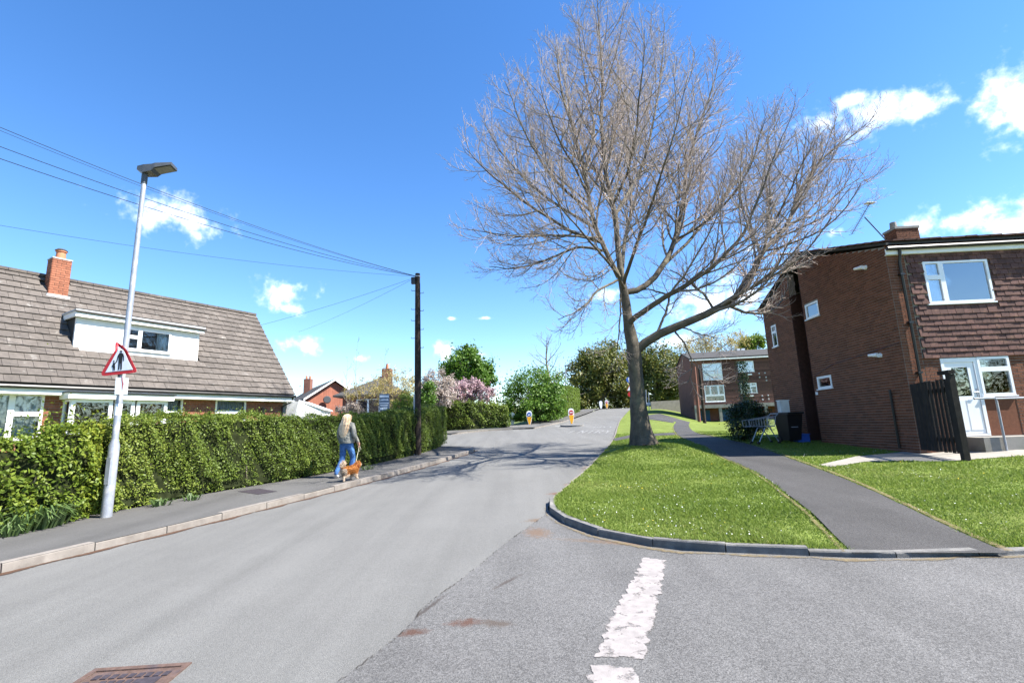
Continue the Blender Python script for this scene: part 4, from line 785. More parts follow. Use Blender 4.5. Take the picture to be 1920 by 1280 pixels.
def flats():
    a = D2R(8.8); fu = Vector((math.cos(a), -math.sin(a), 0)); fn = Vector((-math.sin(a), -math.cos(a), 0)); su = Vector((math.sin(a), math.cos(a), 0)); sn = Vector((-math.cos(a), math.sin(a), 0))
    c = at(1303, 770, 50); C0 = Vector((c.x, c.y, 0)); F = Wall(C0, fu, fn); S = Wall(C0, su, sn); zb = F.uv(1303, 790)[1] - .3; zbeam = F.uv(1310, 760)[1]; ze = F.uv(1400, 669)[1]; Lw = 16; Dp = 8
    H = empty('flats_block', 'three-storey dark brick flats over blue garages beyond the lawn', 'flats', (C0.x, C0.y, zb)); inv = Matrix.Translation(-Vector((C0.x, C0.y, zb)))
    def part(o): o.matrix_local = inv @ o.matrix_local; return o
    fb = lambda u0, v0, u1, v1: (F.uv(u0, v1)[0], F.uv(u1, v0)[0], F.uv((u0 + u1) / 2, v1)[1], F.uv((u0 + u1) / 2, v0)[1])
    wins = [fb(1319, 681, 1352, 712), fb(1323, 722, 1357, 753), fb(1384, 677, 1412, 697), fb(1389, 718, 1418, 737)]
    q = MB(); backing(q, F, 0, Lw, zbeam, ze, [w for w in wins], -.2, 0); q.fbox(C0, su, Z3, sn, .2, Dp, zb - 1, ze, -.2, 0); q.fbox(C0, fu, Z3, fn, 0, Lw, zb - 1, ze, -Dp, -Dp + .2); q.fbox(C0, su, Z3, sn, .2, Dp, zb - 1, ze, -Lw, -Lw + .2)
    q.fbox(C0, fu, Z3, fn, 0, Lw, zbeam - .3, zbeam - .005, -1.5, -.02); part(q.build('wall', 'brick_far2', H))
    # hung tiles in courses on the front
    tl = MB(); z = zbeam + .05; r = 0
    while z < ze - .05:
        cuts = sorted([(w[0] - .04, w[1] + .04) for w in wins if w[2] - .06 < z + .08 < w[3] + .06]); p = 1.15
        for c0, c1 in cuts + [(Lw, Lw)]:
            if c0 > p: tl.fbox(C0, fu, Z3, fn, p, c0, z, z + .2, .005, .03 + random.uniform(0, .012))
            p = max(p, c1)
        z += .21
    o = part(tl.build('hung_tile_courses', 'hung_tile', H))
    part(MB().fbox(C0, fu, Z3, fn, -.05, Lw, zbeam - .32, zbeam + .03, .035, .3).build('concrete_beam', 'concrete', H))
    for u in (1306, 1351, 1437): t = F.uv(u, 780)[0]; part(MB().fbox(C0, fu, Z3, fn, t - .14, t + .14, zb - .3, zbeam - .325, .0, .26).build('pillar', 'concrete', H))
    q = MB(); q.fbox(C0, fu, Z3, fn, .3, Lw, zb - .5, zbeam - .3, -1.6, -1.5); part(q.build('back_wall', 'brick_far2', H))
    for u0, u1 in ((1312, 1338), (1356, 1378)): t0, t1 = F.uv(u0, 780)[0], F.uv(u1, 780)[0]; part(MB().fbox(C0, fu, Z3, fn, t0, t1, zb - .3, zbeam - .45, -1.45, -1.4).build('garage_door', 'blue_door', H))
    lay = [[(0, 1, .35, 1), (0, 1, 0, .35)], [(0, .3, .4, 1), (.3, .7, .4, 1), (.7, 1, .4, 1), (0, 1, 0, .4)], [(0, .4, 0, 1), (.4, 1, 0, 1)], [(0, .65, 0, 1), (.65, 1, .7, 1), (.65, 1, 0, .7)]]
    for w, l, g in zip(wins, lay, ('glass_sky', 'glass', 'glass_sky', 'glass')): part(window(H, F, *w, l, .09, glass=g, d=-.04, room=1.2, curtain=()))
    part(MB().fbox(C0, fu, Z3, fn, wins[0][0] + .1, wins[0][1] - .1, wins[0][2] + .1, wins[0][2] + .75, -.005, .0).build('spandrel_panel', 'upvc', H))
    q = MB(); zr2 = ze + 1.15; q.prism([C0 - fu * .1 + fn * .35 + Z3 * (ze - .02), C0 + fu * Lw + fn * .35 + Z3 * (ze - .02), C0 + fu * Lw - fn * 4 + Z3 * zr2, C0 - fu * .1 - fn * 4 + Z3 * zr2], Z3 * .12); q.prism([C0 - fu * .1 - fn * 8.3 + Z3 * (ze - .02), C0 + fu * Lw - fn * 8.3 + Z3 * (ze - .02), C0 + fu * Lw - fn * 4.01 + Z3 * zr2, C0 - fu * .1 - fn * 4.01 + Z3 * zr2], Z3 * .12); part(q.build('roof', 'roof_far', H))
    part(MB().fbox(C0, fu, Z3, fn, -.1, Lw, ze - .16, ze - .03, .3, .36).build('gutter', 'whitepaint', H)); part(MB().prism([S.P(0, ze), S.P(Dp, ze), S.P(4, zr2)], -sn * .2).build('gable', 'brick_far2', H))
    for u in (1400, 1409): t = F.uv(u, 660)[0] * 1.05; part(MB().fbox(C0, fu, Z3, fn, t, t + .3, zr2, zr2 + .3, -4.2, -3.9).build('roof_vent', 'upvc', H))
    for u, v in ((1423, 700), (1434, 699), (1424, 707), (1436, 707), (1437, 713), (1429, 742), (1440, 741), (1430, 749), (1441, 748)): t, z = F.uv(u, v); part(MB().tube([F.P(t, z, .03), F.P(t, z, .1)], [.09, .06], 7).build('wall_ornament', 'lead', H))
    for u, v in ((1405, 702), (1408, 742)): t, z = F.uv(u, v); part(MB().fbox(C0, fu, Z3, fn, t - .2, t + .2, z - .06, z + .06, .045, .2).build('wall_lamp', 'upvc', H))
    # two brown poles in front
    for u0, v0, u1, v1, lb, YY in ((1303, 697, 1311, 788, 'rusty brown pole with a bend before the flats, left of the pair', 47.5), (1312, 699, 1321, 790, 'slim brown timber pole before the flats, right of the pair', 46)):
        p0, p1 = at(u0, v0, YY), at(u1, v1, YY); q = MB(); q.tube([p1 - Z3 * .3, p0 + Z3 * .5], [.17, .13], 8); tag(q.build('timber_pole', 'brick_far2' if u0 == 1303 else 'pole_wood'), lb, 'pole')
    return C0, fu, fn
FLATS = flats()
# ---------------------------------------------------------------- vegetation tools
def nrm(a): return a / np.maximum(np.linalg.norm(a, axis=-1, keepdims=True), 1e-9)
def leaf_mesh(name, P, Nn, size, aspect=.55, tint=None, spread=.9, fold=.18):
    """one small folded four-cornered leaf at each point"""
    n = len(P); Nn = nrm(Nn + rng.normal(0, spread, (n, 3))); A = nrm(np.cross(Nn, rng.normal(0, 1, (n, 3)))); B = np.cross(Nn, A)
    s = (size * rng.uniform(.65, 1.3, n))[:, None]; w = s * aspect
    V = np.stack([P - A * s * .5, P + B * w * .5 + Nn * s * fold * .5, P + A * s * .5, P - B * w * .5 + Nn * s * fold * .5], 1).reshape(-1, 3)
    F = np.arange(4 * n).reshape(n, 4)
    return npmesh(name, V, [F], rng.random(n) if tint is None else tint)
def wob(x, y, z, k=1.0):
    return (np.sin(x * 2.3 * k + 1.3 * np.sin(z * 1.9 * k)) + np.sin(y * 2.9 * k + 2 * z * k) + np.sin((x + y) * 4.7 * k + z * 3.1 * k) * .6) / 2.6
def hedge(name, label, cat, line, depth, ztop, zf, mat, n, size, bump=.09, group=None, tintf=None, core='hedge_core', stems=True, endcap=True, aspect=.55, topsoft=.1):
    """line: front foot of the hedge (2D, its face to the right of the line's direction); ztop(s in 0..1) gives the top"""
    ln = [Vector(q[:2]) for q in densify(line, .25, False)]; L = np.array([(q.x, q.y) for q in ln]); seg = np.linalg.norm(np.diff(L, axis=0), axis=1); cum = np.concatenate([[0], np.cumsum(seg)]); T = cum[-1]
    def at_s(s):
        s = np.clip(s, 0, T - 1e-6); i = np.searchsorted(cum, s, 'right') - 1; f = ((s - cum[i]) / seg[i])[:, None]; p = L[i] * (1 - f) + L[i + 1] * f; d = (L[i + 1] - L[i]) / seg[i][:, None]; return p, d
    zt = lambda s: np.interp(s / T, np.linspace(0, 1, len(ztop)), ztop)
    base = np.array([zf(*p) for p in L]); zb = lambda s: np.interp(s, cum, base)
    h = float(np.mean(ztop) - np.mean(base)); areas = np.array([T * h, T * depth * 1.25, T * h * .35, depth * h if endcap else .01, depth * h if endcap else .01]); cnt = (n * areas / areas.sum()).astype(int)
    P = []; N = []
    for k, c in enumerate(cnt):
        s = rng.uniform(0, T, c); v = rng.random(c); inn = rng.exponential(.05, c)
        if k >= 3: s = np.full(c, 0.0 if k == 3 else T)
        p, d = at_s(s); rgt = np.stack([d[:, 1], -d[:, 0]], 1); z0 = zb(s) + .04; z1 = zt(s)
        if k == 0: off = -inn; z = z0 + (z1 - z0) * v; nn = np.concatenate([rgt, np.full((c, 1), .25)], 1)
        elif k == 1: off = -v * depth; z = z1 - inn * .6 + rng.exponential(topsoft * .4, c) * (rng.random(c) < .25); nn = np.tile([0, 0, 1.], (c, 1))
        elif k == 2: off = -depth + inn; z = z0 + (z1 - z0) * v; nn = np.concatenate([-rgt, np.full((c, 1), .2)], 1)
        else:
            off = -v * depth; z = z0 + (z1 - z0) * rng.random(c); nn = np.concatenate([d * (-1 if k == 3 else 1), np.full((c, 1), .2)], 1)
        q = np.concatenate([p + rgt * off[:, None], z[:, None]], 1)
        b = wob(q[:, 0], q[:, 1], q[:, 2]) * bump + wob(q[:, 0], q[:, 1], q[:, 2], 3.1) * bump * .6
        fr = (z - z0) / np.maximum(z1 - z0, .1); b = b - .05 * (fr > .8) * (fr - .8) / .2 * (k != 1) - .1 * (fr < .12) * (k == 0)
        q += nrm(nn) * b[:, None]; P.append(q); N.append(nn)
    P = np.concatenate(P); N = np.concatenate(N); gp = wob(P[:, 0] + 3.1, P[:, 1], P[:, 2] * 1.3, 1.9) + .7 * wob(P[:, 1], P[:, 0], P[:, 2], 4.3); kp = rng.random(len(P)) > np.clip((-.25 - gp) * 1.6, 0, .82); P, N = P[kp], N[kp]; t = rng.random(len(P)) * .6 + .4 * (wob(P[:, 0], P[:, 1], P[:, 2], .7) * .5 + .5)
    if tintf is not None: t = tintf(P, t)
    o0 = ln[0]; root = empty(name, label, cat, (o0.x, o0.y, zf(o0.x, o0.y)), 0, group); inv = Matrix.Translation(-root.location)
    f = link('foliage', leaf_mesh('foliage', P, N, size, aspect, np.clip(t, 0, 1)), mat, root); f.matrix_local = inv
    # twiggy dark inside so one cannot look straight through
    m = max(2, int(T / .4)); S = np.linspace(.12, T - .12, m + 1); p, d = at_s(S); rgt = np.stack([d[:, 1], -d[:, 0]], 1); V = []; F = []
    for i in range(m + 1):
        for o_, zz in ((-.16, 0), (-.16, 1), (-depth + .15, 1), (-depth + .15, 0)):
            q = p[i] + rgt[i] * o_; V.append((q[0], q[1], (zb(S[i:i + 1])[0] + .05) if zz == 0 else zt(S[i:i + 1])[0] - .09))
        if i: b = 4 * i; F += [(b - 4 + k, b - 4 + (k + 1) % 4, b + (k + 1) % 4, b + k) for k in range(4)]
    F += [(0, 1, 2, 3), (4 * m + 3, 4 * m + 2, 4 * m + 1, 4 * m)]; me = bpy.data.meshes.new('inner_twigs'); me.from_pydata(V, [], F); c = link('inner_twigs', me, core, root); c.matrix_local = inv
    if stems:
        sb = MB()
        for s in np.arange(.3, T, .55):
            q, dd = at_s(np.array([s])); r = np.array([dd[0, 1], -dd[0, 0]]); a = q[0] - r * random.uniform(.2, .4); z = zb(np.array([s]))[0]
            sb.tube([(a[0], a[1], z - .05), (a[0] + random.gauss(0, .06), a[1] + random.gauss(0, .06), z + .35), (a[0] + random.gauss(0, .15), a[1] + random.gauss(0, .15), z + .8)], [.022, .016, .008], 5, False)
        o = sb.build('stems', 'bark', root); o.matrix_local = inv; o['kind'] = 'stuff'
    return root
def tube_batch(P, R, sides):
    """P (B,k,3), R (B,k) -> verts, quads"""
    B, k, _ = P.shape; T = nrm(np.gradient(P, axis=1)); ref = np.where(np.abs(T[:, :1, 2:]) > .8, np.array([[[1., 0, 0]]]), np.array([[[0, 0, 1.]]])); X = nrm(np.cross(np.broadcast_to(ref, T.shape), T)); Y = np.cross(T, X)
    a = np.arange(sides) * 2 * math.pi / sides; V = P[:, :, None] + R[:, :, None, None] * (X[:, :, None] * np.cos(a)[None, None, :, None] + Y[:, :, None] * np.sin(a)[None, None, :, None])
    idx = np.arange(B * k * sides).reshape(B, k, sides); n = np.roll(idx, -1, 2); F = np.stack([idx[:, :-1], n[:, :-1], n[:, 1:], idx[:, 1:]], -1).reshape(-1, 4); return V.reshape(-1, 3), F
def sprout(P, R, spacing, lo, hi, lf, nseg, ang, up, wig, rk, rmin, start=.15, rnd=None):
    """side shoots from branches P (B,k,3): returns their own P, R"""
    outP = []; outR = []
    seg = np.linalg.norm(np.diff(P, axis=1), axis=2); Lb = seg.sum(1)
    for b in range(len(P)):
        L = Lb[b]; cum = np.concatenate([[0], np.cumsum(seg[b])]); s = L * start + rng.random() * spacing; side = rng.random() * 6.28
        while s < L * .995:
            i = min(np.searchsorted(cum, s, 'right') - 1, P.shape[1] - 2); f = (s - cum[i]) / max(seg[b, i], 1e-6); p = P[b, i] * (1 - f) + P[b, i + 1] * f; t = P[b, i + 1] - P[b, i]; t /= max(np.linalg.norm(t), 1e-9); r = R[b, i] * (1 - f) + R[b, i + 1] * f
            x = np.cross(t, [.3, .5, .8]); x /= np.linalg.norm(x); y = np.cross(t, x); side += 2.4 + rng.normal(0, .5); a = ang + rng.normal(0, .14); d = t * math.cos(a) + (x * math.cos(side) + y * math.sin(side)) * math.sin(a)
            Ls = np.clip(lf(L - s, L) * rng.uniform(.65, 1.2), lo, hi); pts = [p]; dd = d.copy()
            for j in range(nseg):
                dd = dd + np.array([0, 0, up]) / nseg * (1.5 if j > nseg / 3 else .4) + rng.normal(0, wig, 3); dd /= np.linalg.norm(dd); pts.append(pts[-1] + dd * Ls / nseg)
            r0 = max(min(r * rk, r * .9), rmin); outP.append(pts); outR.append(np.linspace(r0, max(r0 * .3, rmin * .6), nseg + 1)); s += spacing * rng.uniform(.6, 1.5)
    return np.array(outP), np.array(outR)
def resample(pts, k):
    pts = np.array(pts, float); q = [pts[0] * 2 - pts[1]] + list(pts) + [pts[-1] * 2 - pts[-2]]; out = []
    for i in range(1, len(q) - 2):
        for t in np.linspace(0, 1, 6)[:-1]: a, b, c, d = q[i - 1:i + 3]; out.append(.5 * (2 * b + (c - a) * t + (2 * a - 5 * b + 4 * c - d) * t * t + (3 * b - a - 3 * c + d) * t ** 3))
    out.append(q[-2]); out = np.array(out); cu = np.concatenate([[0], np.cumsum(np.linalg.norm(np.diff(out, axis=0), axis=1))]); s = np.linspace(0, cu[-1], k); return np.stack([np.interp(s, cu, out[:, j]) for j in range(3)], 1)
# ================================================================ the big bare tree
def big_tree():
    Y0 = TREE.y; T = empty('bare_tree', 'large leafless tree with pale twigs standing on the grass verge', 'tree', TREE); inv = Matrix.Translation(-TREE)
    pxm = Y0 / FPX
    # trunk with root flare
    tr = [(1209, 838, 24), (1206, 826, 19), (1202, 806, 16), (1197, 766, 14.5), (1194, 730, 13.2), (1191, 695, 13), (1189, 668, 13.5), (1186, 645, 13), (1181, 622, 11.5), (1177, 598, 9.5), (1174, 572, 8.5), (1170, 548, 8), (1166, 525, 7), (1163, 505, 6)]
    rings = []; n = 20
    C = resample([at(u, v, Y0) for u, v, r in tr], 40); Rr = np.interp(np.linspace(0, 1, 40), np.linspace(0, 1, len(tr)), [r * pxm for u, v, r in tr])
    V = []; F = []
    for i in range(40):
        fl = math.exp(-i / 3.2)
        for k in range(n):
            a = 2 * math.pi * k / n; rr = Rr[i] * (1 + .045 * math.sin(3 * a + i * .12) + .03 * math.sin(7 * a + i * .3) + .02 * math.sin(i * 1.1 + 2 * a)) * (1 + fl * (.12 * math.sin(5 * a + .6) + .16 * max(0, math.cos(a + .35))))
            V.append((C[i, 0] + rr * math.cos(a), C[i, 1] + rr * math.sin(a), C[i, 2] - (.12 if i == 0 else 0)))
        if i: b = i * n; F += [(b - n + k, b - n + (k + 1) % n, b + (k + 1) % n, b + k) for k in range(n)]
    me = bpy.data.meshes.new('trunk'); me.from_pydata(V, [], F); me.polygons.foreach_set('use_smooth', np.ones(len(F), bool)); o = link('trunk', me, 'bark', T); o.matrix_local = inv
    D = Y0
    LB = {  # px, px, depth offset (m), radius px
        'A': [(1188, 662, 0, 14), (1212, 640, -.1, 13), (1245, 622, -.3, 11.5), (1290, 604, -.5, 10.5), (1340, 580, -.7, 9.5), (1392, 546, -.8, 8), (1416, 505, -.8, 7), (1432, 470, -.7, 6.2), (1472, 428, -.5, 5.4), (1492, 385, -.3, 4.6), (1510, 340, 0, 3.8), (1542, 298, .2, 2.8), (1585, 265, .4, 2), (1625, 232, .6, .9)],
        'B': [(1180, 605, -.1, 9), (1202, 588, -.4, 8), (1250, 556, -1, 7), (1300, 526, -1.6, 6), (1345, 492, -2.1, 5), (1388, 442, -2.5, 4.2), (1415, 380, -2.7, 3.2), (1440, 310, -2.8, 2.2), (1468, 245, -2.9, 1)],
        'C': [(1170, 548, .1, 9.5), (1192, 545, .2, 9), (1225, 522, .5, 8), (1252, 480, .8, 7), (1268, 440, 1, 6), (1281, 385, 1.2, 5), (1288, 320, 1.4, 4), (1308, 245, 1.6, 3), (1335, 170, 1.7, 2), (1352, 105, 1.8, .9)],
        'C2': [(1240, 502, .6, 5), (1290, 455, 1.4, 4.6), (1345, 388, 2.2, 4), (1385, 335, 2.8, 3.2), (1432, 275, 3.3, 2.3), (1470, 205, 3.6, 1)],
        'C3': [(1262, 452, .9, 4), (1320, 418, .3, 3.6), (1372, 372, -.4, 3), (1415, 310, -.9, 2.2), (1445, 225, -1.2, 1)],
        'D': [(1164, 515, 0, 9.5), (1158, 470, .1, 8.5), (1152, 410, .2, 7.5), (1140, 350, .3, 6.5), (1132, 290, .4, 5.5), (1128, 220, .5, 4.5), (1130, 150, .5, 3.5), (1126, 70, .5, 2.4), (1122, -10, .5, 1)],
        'D2': [(1152, 405, .3, 5.5), (1180, 360, 1.2, 5), (1208, 300, 2.2, 4), (1228, 220, 3, 3), (1242, 130, 3.5, 2), (1250, 40, 3.8, .9)],
        'D3': [(1148, 385, 0, 5), (1175, 320, -1.2, 4.4), (1190, 240, -2.2, 3.4), (1200, 150, -2.9, 2.4), (1205, 60, -3.3, 1)],
        'E': [(1160, 520, -.1, 8), (1142, 480, -.3, 7.4), (1124, 440, -.5, 6.6), (1110, 395, -.7, 5.8), (1100, 330, -.9, 4.8), (1082, 258, -1.1, 3.8), (1058, 180, -1.2, 2.6), (1045, 90, -1.2, 1)],
        'E2': [(1106, 375, -.8, 4), (1075, 310, -2, 3.4), (1040, 240, -3, 2.6), (1010, 160, -3.6, 1)],
        'E3': [(1098, 320, -.9, 4), (1112, 240, -.2, 3.2), (1095, 140, .6, 2.2), (1085, 40, 1, .9)],
        'F': [(1132, 455, -.4, 5.5), (1085, 438, -.9, 5), (1018, 402, -1.5, 4.2), (965, 368, -2, 3.4), (915, 325, -2.3, 2.4), (872, 285, -2.5, 1)],
        'F2': [(1120, 430, -.5, 4.5), (1060, 395, .6, 4), (995, 350, 1.6, 3.2), (940, 290, 2.4, 2.2), (905, 230, 2.8, 1)],
        'G': [(1136, 470, .1, 4.5), (1085, 466, .5, 4), (1025, 488, 1, 3.2), (968, 505, 1.4, 2.2), (915, 500, 1.7, 1)],
        'G2': [(1125, 445, -.6, 4), (1050, 440, -1.6, 3.4), (975, 440, -2.4, 2.5), (890, 425, -3, 1)],
        'H': [(1158, 525, -.1, 4), (1122, 545, -.8, 3.4), (1090, 576, -1.4, 2.6), (1045, 598, -1.8, 1)],
        'I': [(1110, 398, -.2, 4.5), (1055, 350, -.2, 4), (1003, 282, 0, 3.2), (968, 215, .3, 2.2), (945, 150, .5, 1)],
        'J': [(1166, 520, .3, 6), (1172, 455, 1.8, 5.4), (1186, 390, 3.2, 4.6), (1180, 310, 4.3, 3.4), (1170, 210, 5, 2.2), (1165, 120, 5.4, 1)],
        'K': [(1170, 530, -.3, 6), (1190, 470, -1.8, 5.2), (1215, 400, -3.2, 4.4), (1240, 320, -4.3, 3.4), (1268, 235, -5, 2.2), (1290, 150, -5.3, 1)],
        'K2': [(1170, 540, -.3, 5), (1150, 500, -1.8, 4.4), (1110, 450, -3.2, 3.6), (1060, 390, -4.4, 2.6), (1020, 320, -5.2, 1)],
        'M': [(1232, 625, -.3, 4), (1260, 565, .2, 3.4), (1238, 548, .4, 3), (1212, 543, .3, 1.6)],
        'N': [(1340, 580, -.7, 4), (1320, 545, -.2, 3.6), (1292, 520, .2, 3), (1262, 500, .4, 1.4)],
        'O': [(1262, 615, -.4, 3.2), (1285, 650, -.8, 2.4), (1298, 690, -1, 1.6), (1292, 720, -1.1, .8)],
        'O2': [(1270, 612, -.4, 2.6), (1305, 632, -.8, 1.8), (1345, 645, -1.1, .8)],
        'Q': [(1164, 530, -.25, 3), (1162, 570, -.4, 2.6), (1161, 620, -.4, 2.2), (1158, 660, -.45, 1.2)],
        'R': [(1430, 472, -.7, 3.5), (1462, 400, -1.4, 3), (1498, 330, -2, 2.2), (1530, 260, -2.4, 1)], 'R2': [(1475, 425, -.5, 3), (1530, 395, .2, 2.4), (1585, 345, .8, 1.8), (1625, 325, 1, .8)]}
    Ps = []; Rs = []
    for key, pl in LB.items():
        w = [at(u, v, D + dy) for u, v, dy, r in pl]; P = resample(w, 26); R = np.interp(np.linspace(0, 1, 26), np.linspace(0, 1, len(pl)), [.64 * r * pxm * (D + dy) / D for u, v, dy, r in pl])
        P[1:] += np.cumsum(rng.normal(0, .012, (25, 3)), 0); Ps.append(P); Rs.append(R)
        V_, F_ = tube_batch(P[None], R[None], 9); o = link('branch', npmesh('branch', V_, [F_], None, True), 'bark', T); o.matrix_local = inv
    Ps = np.array(Ps); Rs = np.array(Rs)
    P2, R2 = sprout(Ps, Rs, .225, .8, 3.3, lambda rem, L: .85 + .42 * rem, 9, .7, .85, .09, .5, .010, .2)
    P3, R3 = sprout(P2, R2, .165, .4, 1.25, lambda rem, L: .36 + .5 * rem, 6, .62, .75, .1, .6, .0065, .16)
    P4, R4 = sprout(P3, R3, .15, .14, .5, lambda rem, L: .14 + .45 * rem, 3, .62, .5, .14, .8, .0046, .2)
    P4b, R4b = sprout(P2, R2, .16, .15, .5, lambda rem, L: .3, 3, .7, .6, .14, .5, .0046, .1)
    print('twigs', len(P2), len(P3), len(P4), len(P4b))
    for nm, P, R, s in (('bough', P2, R2, 5), ('twigs', P3, R3, 3), ('crown', np.concatenate([P4, P4b]), np.concatenate([R4, R4b]), 3)):
        V_, F_ = tube_batch(P, R, s); k = P.shape[1]; t = np.repeat(rng.random(len(P)), (k - 1) * s); o = link({'bough': 'boughs', 'twigs': 'twigs', 'crown': 'crown'}[nm], npmesh(nm, V_, [F_], t, True), 'bough' if nm == 'bough' else 'twig', T); o.matrix_local = inv; o['kind'] = 'stuff'
big_tree()
sheet('bare_soil', [Vector((TREE.x + (.85 + .18 * math.sin(3 * t + 1)) * math.cos(t), TREE.y - .1 + (.85 + .15 * math.sin(2 * t)) * math.sin(t))) for t in np.linspace(0, 6.283, 40)[:-1]], lambda x, y: zv(x, y) + .03, .08, 'bare_soil', 'bare worn soil around the foot of the big tree', 'stuff', edgefade=.5)
# ---------------------------------------------------------------- other trees
def bare_tree(name, label, base, h, spread, seed, mat='bark_far', tw=.012, n1=11, group=None, upk=.5, sp=1.0, tk=.026):
    """a smaller or more distant leafless tree"""
    T = empty(name, label, 'tree', base, 0, group); B = np.array(base); tr = resample([B - [0, 0, .3], B + [.02 * h, 0, h * .3], B + [-.02 * h, .02 * h, h * .62], B + [0, 0, h * .95]], 16); R = np.linspace(h * tk, h * tk * .15, 16); inv = Matrix.Translation(-Vector(base))
    P1, R1 = sprout(tr[None], R[None], h * .62 / n1, spread * .3, spread * 1.1, lambda rem, L: spread * (.35 + .65 * rem / L), 8, .8, upk, .07, .55, tw * 1.5, .25)
    P2, R2 = sprout(P1, R1, spread * .13 * sp, spread * .1, spread * .5, lambda rem, L: .15 * spread + .4 * rem, 5, .7, upk, .1, .6, tw, .2); P3, R3 = sprout(P2, R2, spread * .09 * sp, spread * .06, spread * .24, lambda rem, L: .08 * spread + .4 * rem, 3, .65, upk * .8, .13, .8, tw * .7, .15)
    V_, F_ = tube_batch(tr[None], R[None], 8); link('trunk', npmesh('trunk', V_, [F_], None, True), mat, T).matrix_local = inv
    for P, R, s in ((P1, R1, 4), (np.concatenate([resamp(P2, 4), P3]), np.concatenate([resampR(R2, 4), R3]), 3)):
        V_, F_ = tube_batch(P, R, s); t = np.repeat(rng.random(len(P)), (P.shape[1] - 1) * s); o = link('branches' if s == 4 else 'crown', npmesh('crown', V_, [F_], t), mat, T); o.matrix_local = inv; o['kind'] = 'stuff'
    return T
def resamp(P, k): i = np.linspace(0, P.shape[1] - 1, k).round().astype(int); return P[:, i]
def resampR(R, k): i = np.linspace(0, R.shape[1] - 1, k).round().astype(int); return R[:, i]
def leafy(name, label, Y, lobes, mat, n, size, trunk_px, ground, cat='tree', clumps=90, tight=.2, shell=.55, group=None, spread=.9, bark='bark_far', trad=.18):
    """lobes: (u, v, half width px, half height px, depth offset m): the crown is many small clumps of leaves spread through them"""
    P = []; N = []; k = Y / FPX; tot = sum(l[2] * l[3] for l in lobes); cen = []
    for u, v, ru, rv, dy in lobes:
        c = np.array(at(u, v, Y + dy)); a, b = ru * k, rv * k; nc = max(4, int(clumps * ru * rv / tot)); d = nrm(rng.normal(0, 1, (nc, 3))); r = (shell + (1 - shell) * rng.random(nc) ** .6)[:, None]; cc = c + d * r * np.array([a, (a + b) / 2, b]); m = int(n * ru * rv / tot / nc) + 1
        cr = tight * min(a, b) * rng.uniform(.6, 1.5, nc)
        q = np.repeat(cc, m, 0) + rng.normal(0, 1, (nc * m, 3)) * np.repeat(cr, m)[:, None]; P.append(q); N.append(nrm(q - c) + [0, 0, .35]); cen.append(cc)
    P = np.concatenate(P); N = np.concatenate(N); base = at(trunk_px, 800, Y); g = ground(base.x, base.y); keep = P[:, 2] > g + .05; P, N = P[keep], N[keep]
    T = empty(name, label, cat, (base.x, base.y, g), 0, group); inv = Matrix.Translation(-T.location); t = rng.random(len(P)) * .7 + .3 * (wob(P[:, 0], P[:, 1], P[:, 2], .6) * .5 + .5)
    link('crown', leaf_mesh('crown', P, N, size, .6, np.clip(t, 0, 1), spread), mat, T).matrix_local = inv; cen = np.concatenate(cen); zc = float(np.mean(P[:, 2])); top = Vector((base.x, base.y, zc))
    q = MB(); q.tube([(base.x, base.y, g - .2), (base.x + .05, base.y, g + (zc - g) * .45), (base.x - .05, base.y, zc + (zc - g) * .25)], [trad, trad * .75, trad * .35], 8); q.build('trunk', bark, T, True).matrix_local = inv
    lb = MB()
    for c in cen[rng.permutation(len(cen))[:min(60, len(cen))]]:
        s = Vector((base.x, base.y, g + (zc - g) * random.uniform(.25, .9))); e = Vector(c); m_ = s.lerp(e, .5) + Vector((0, 0, -.08 * (e - s).length)); lb.tube([s, m_, e], [trad * .28, trad * .17, trad * .05], 4, False)
    o = lb.build('limbs', bark, T); o.matrix_local = inv; o['kind'] = 'stuff'; return T
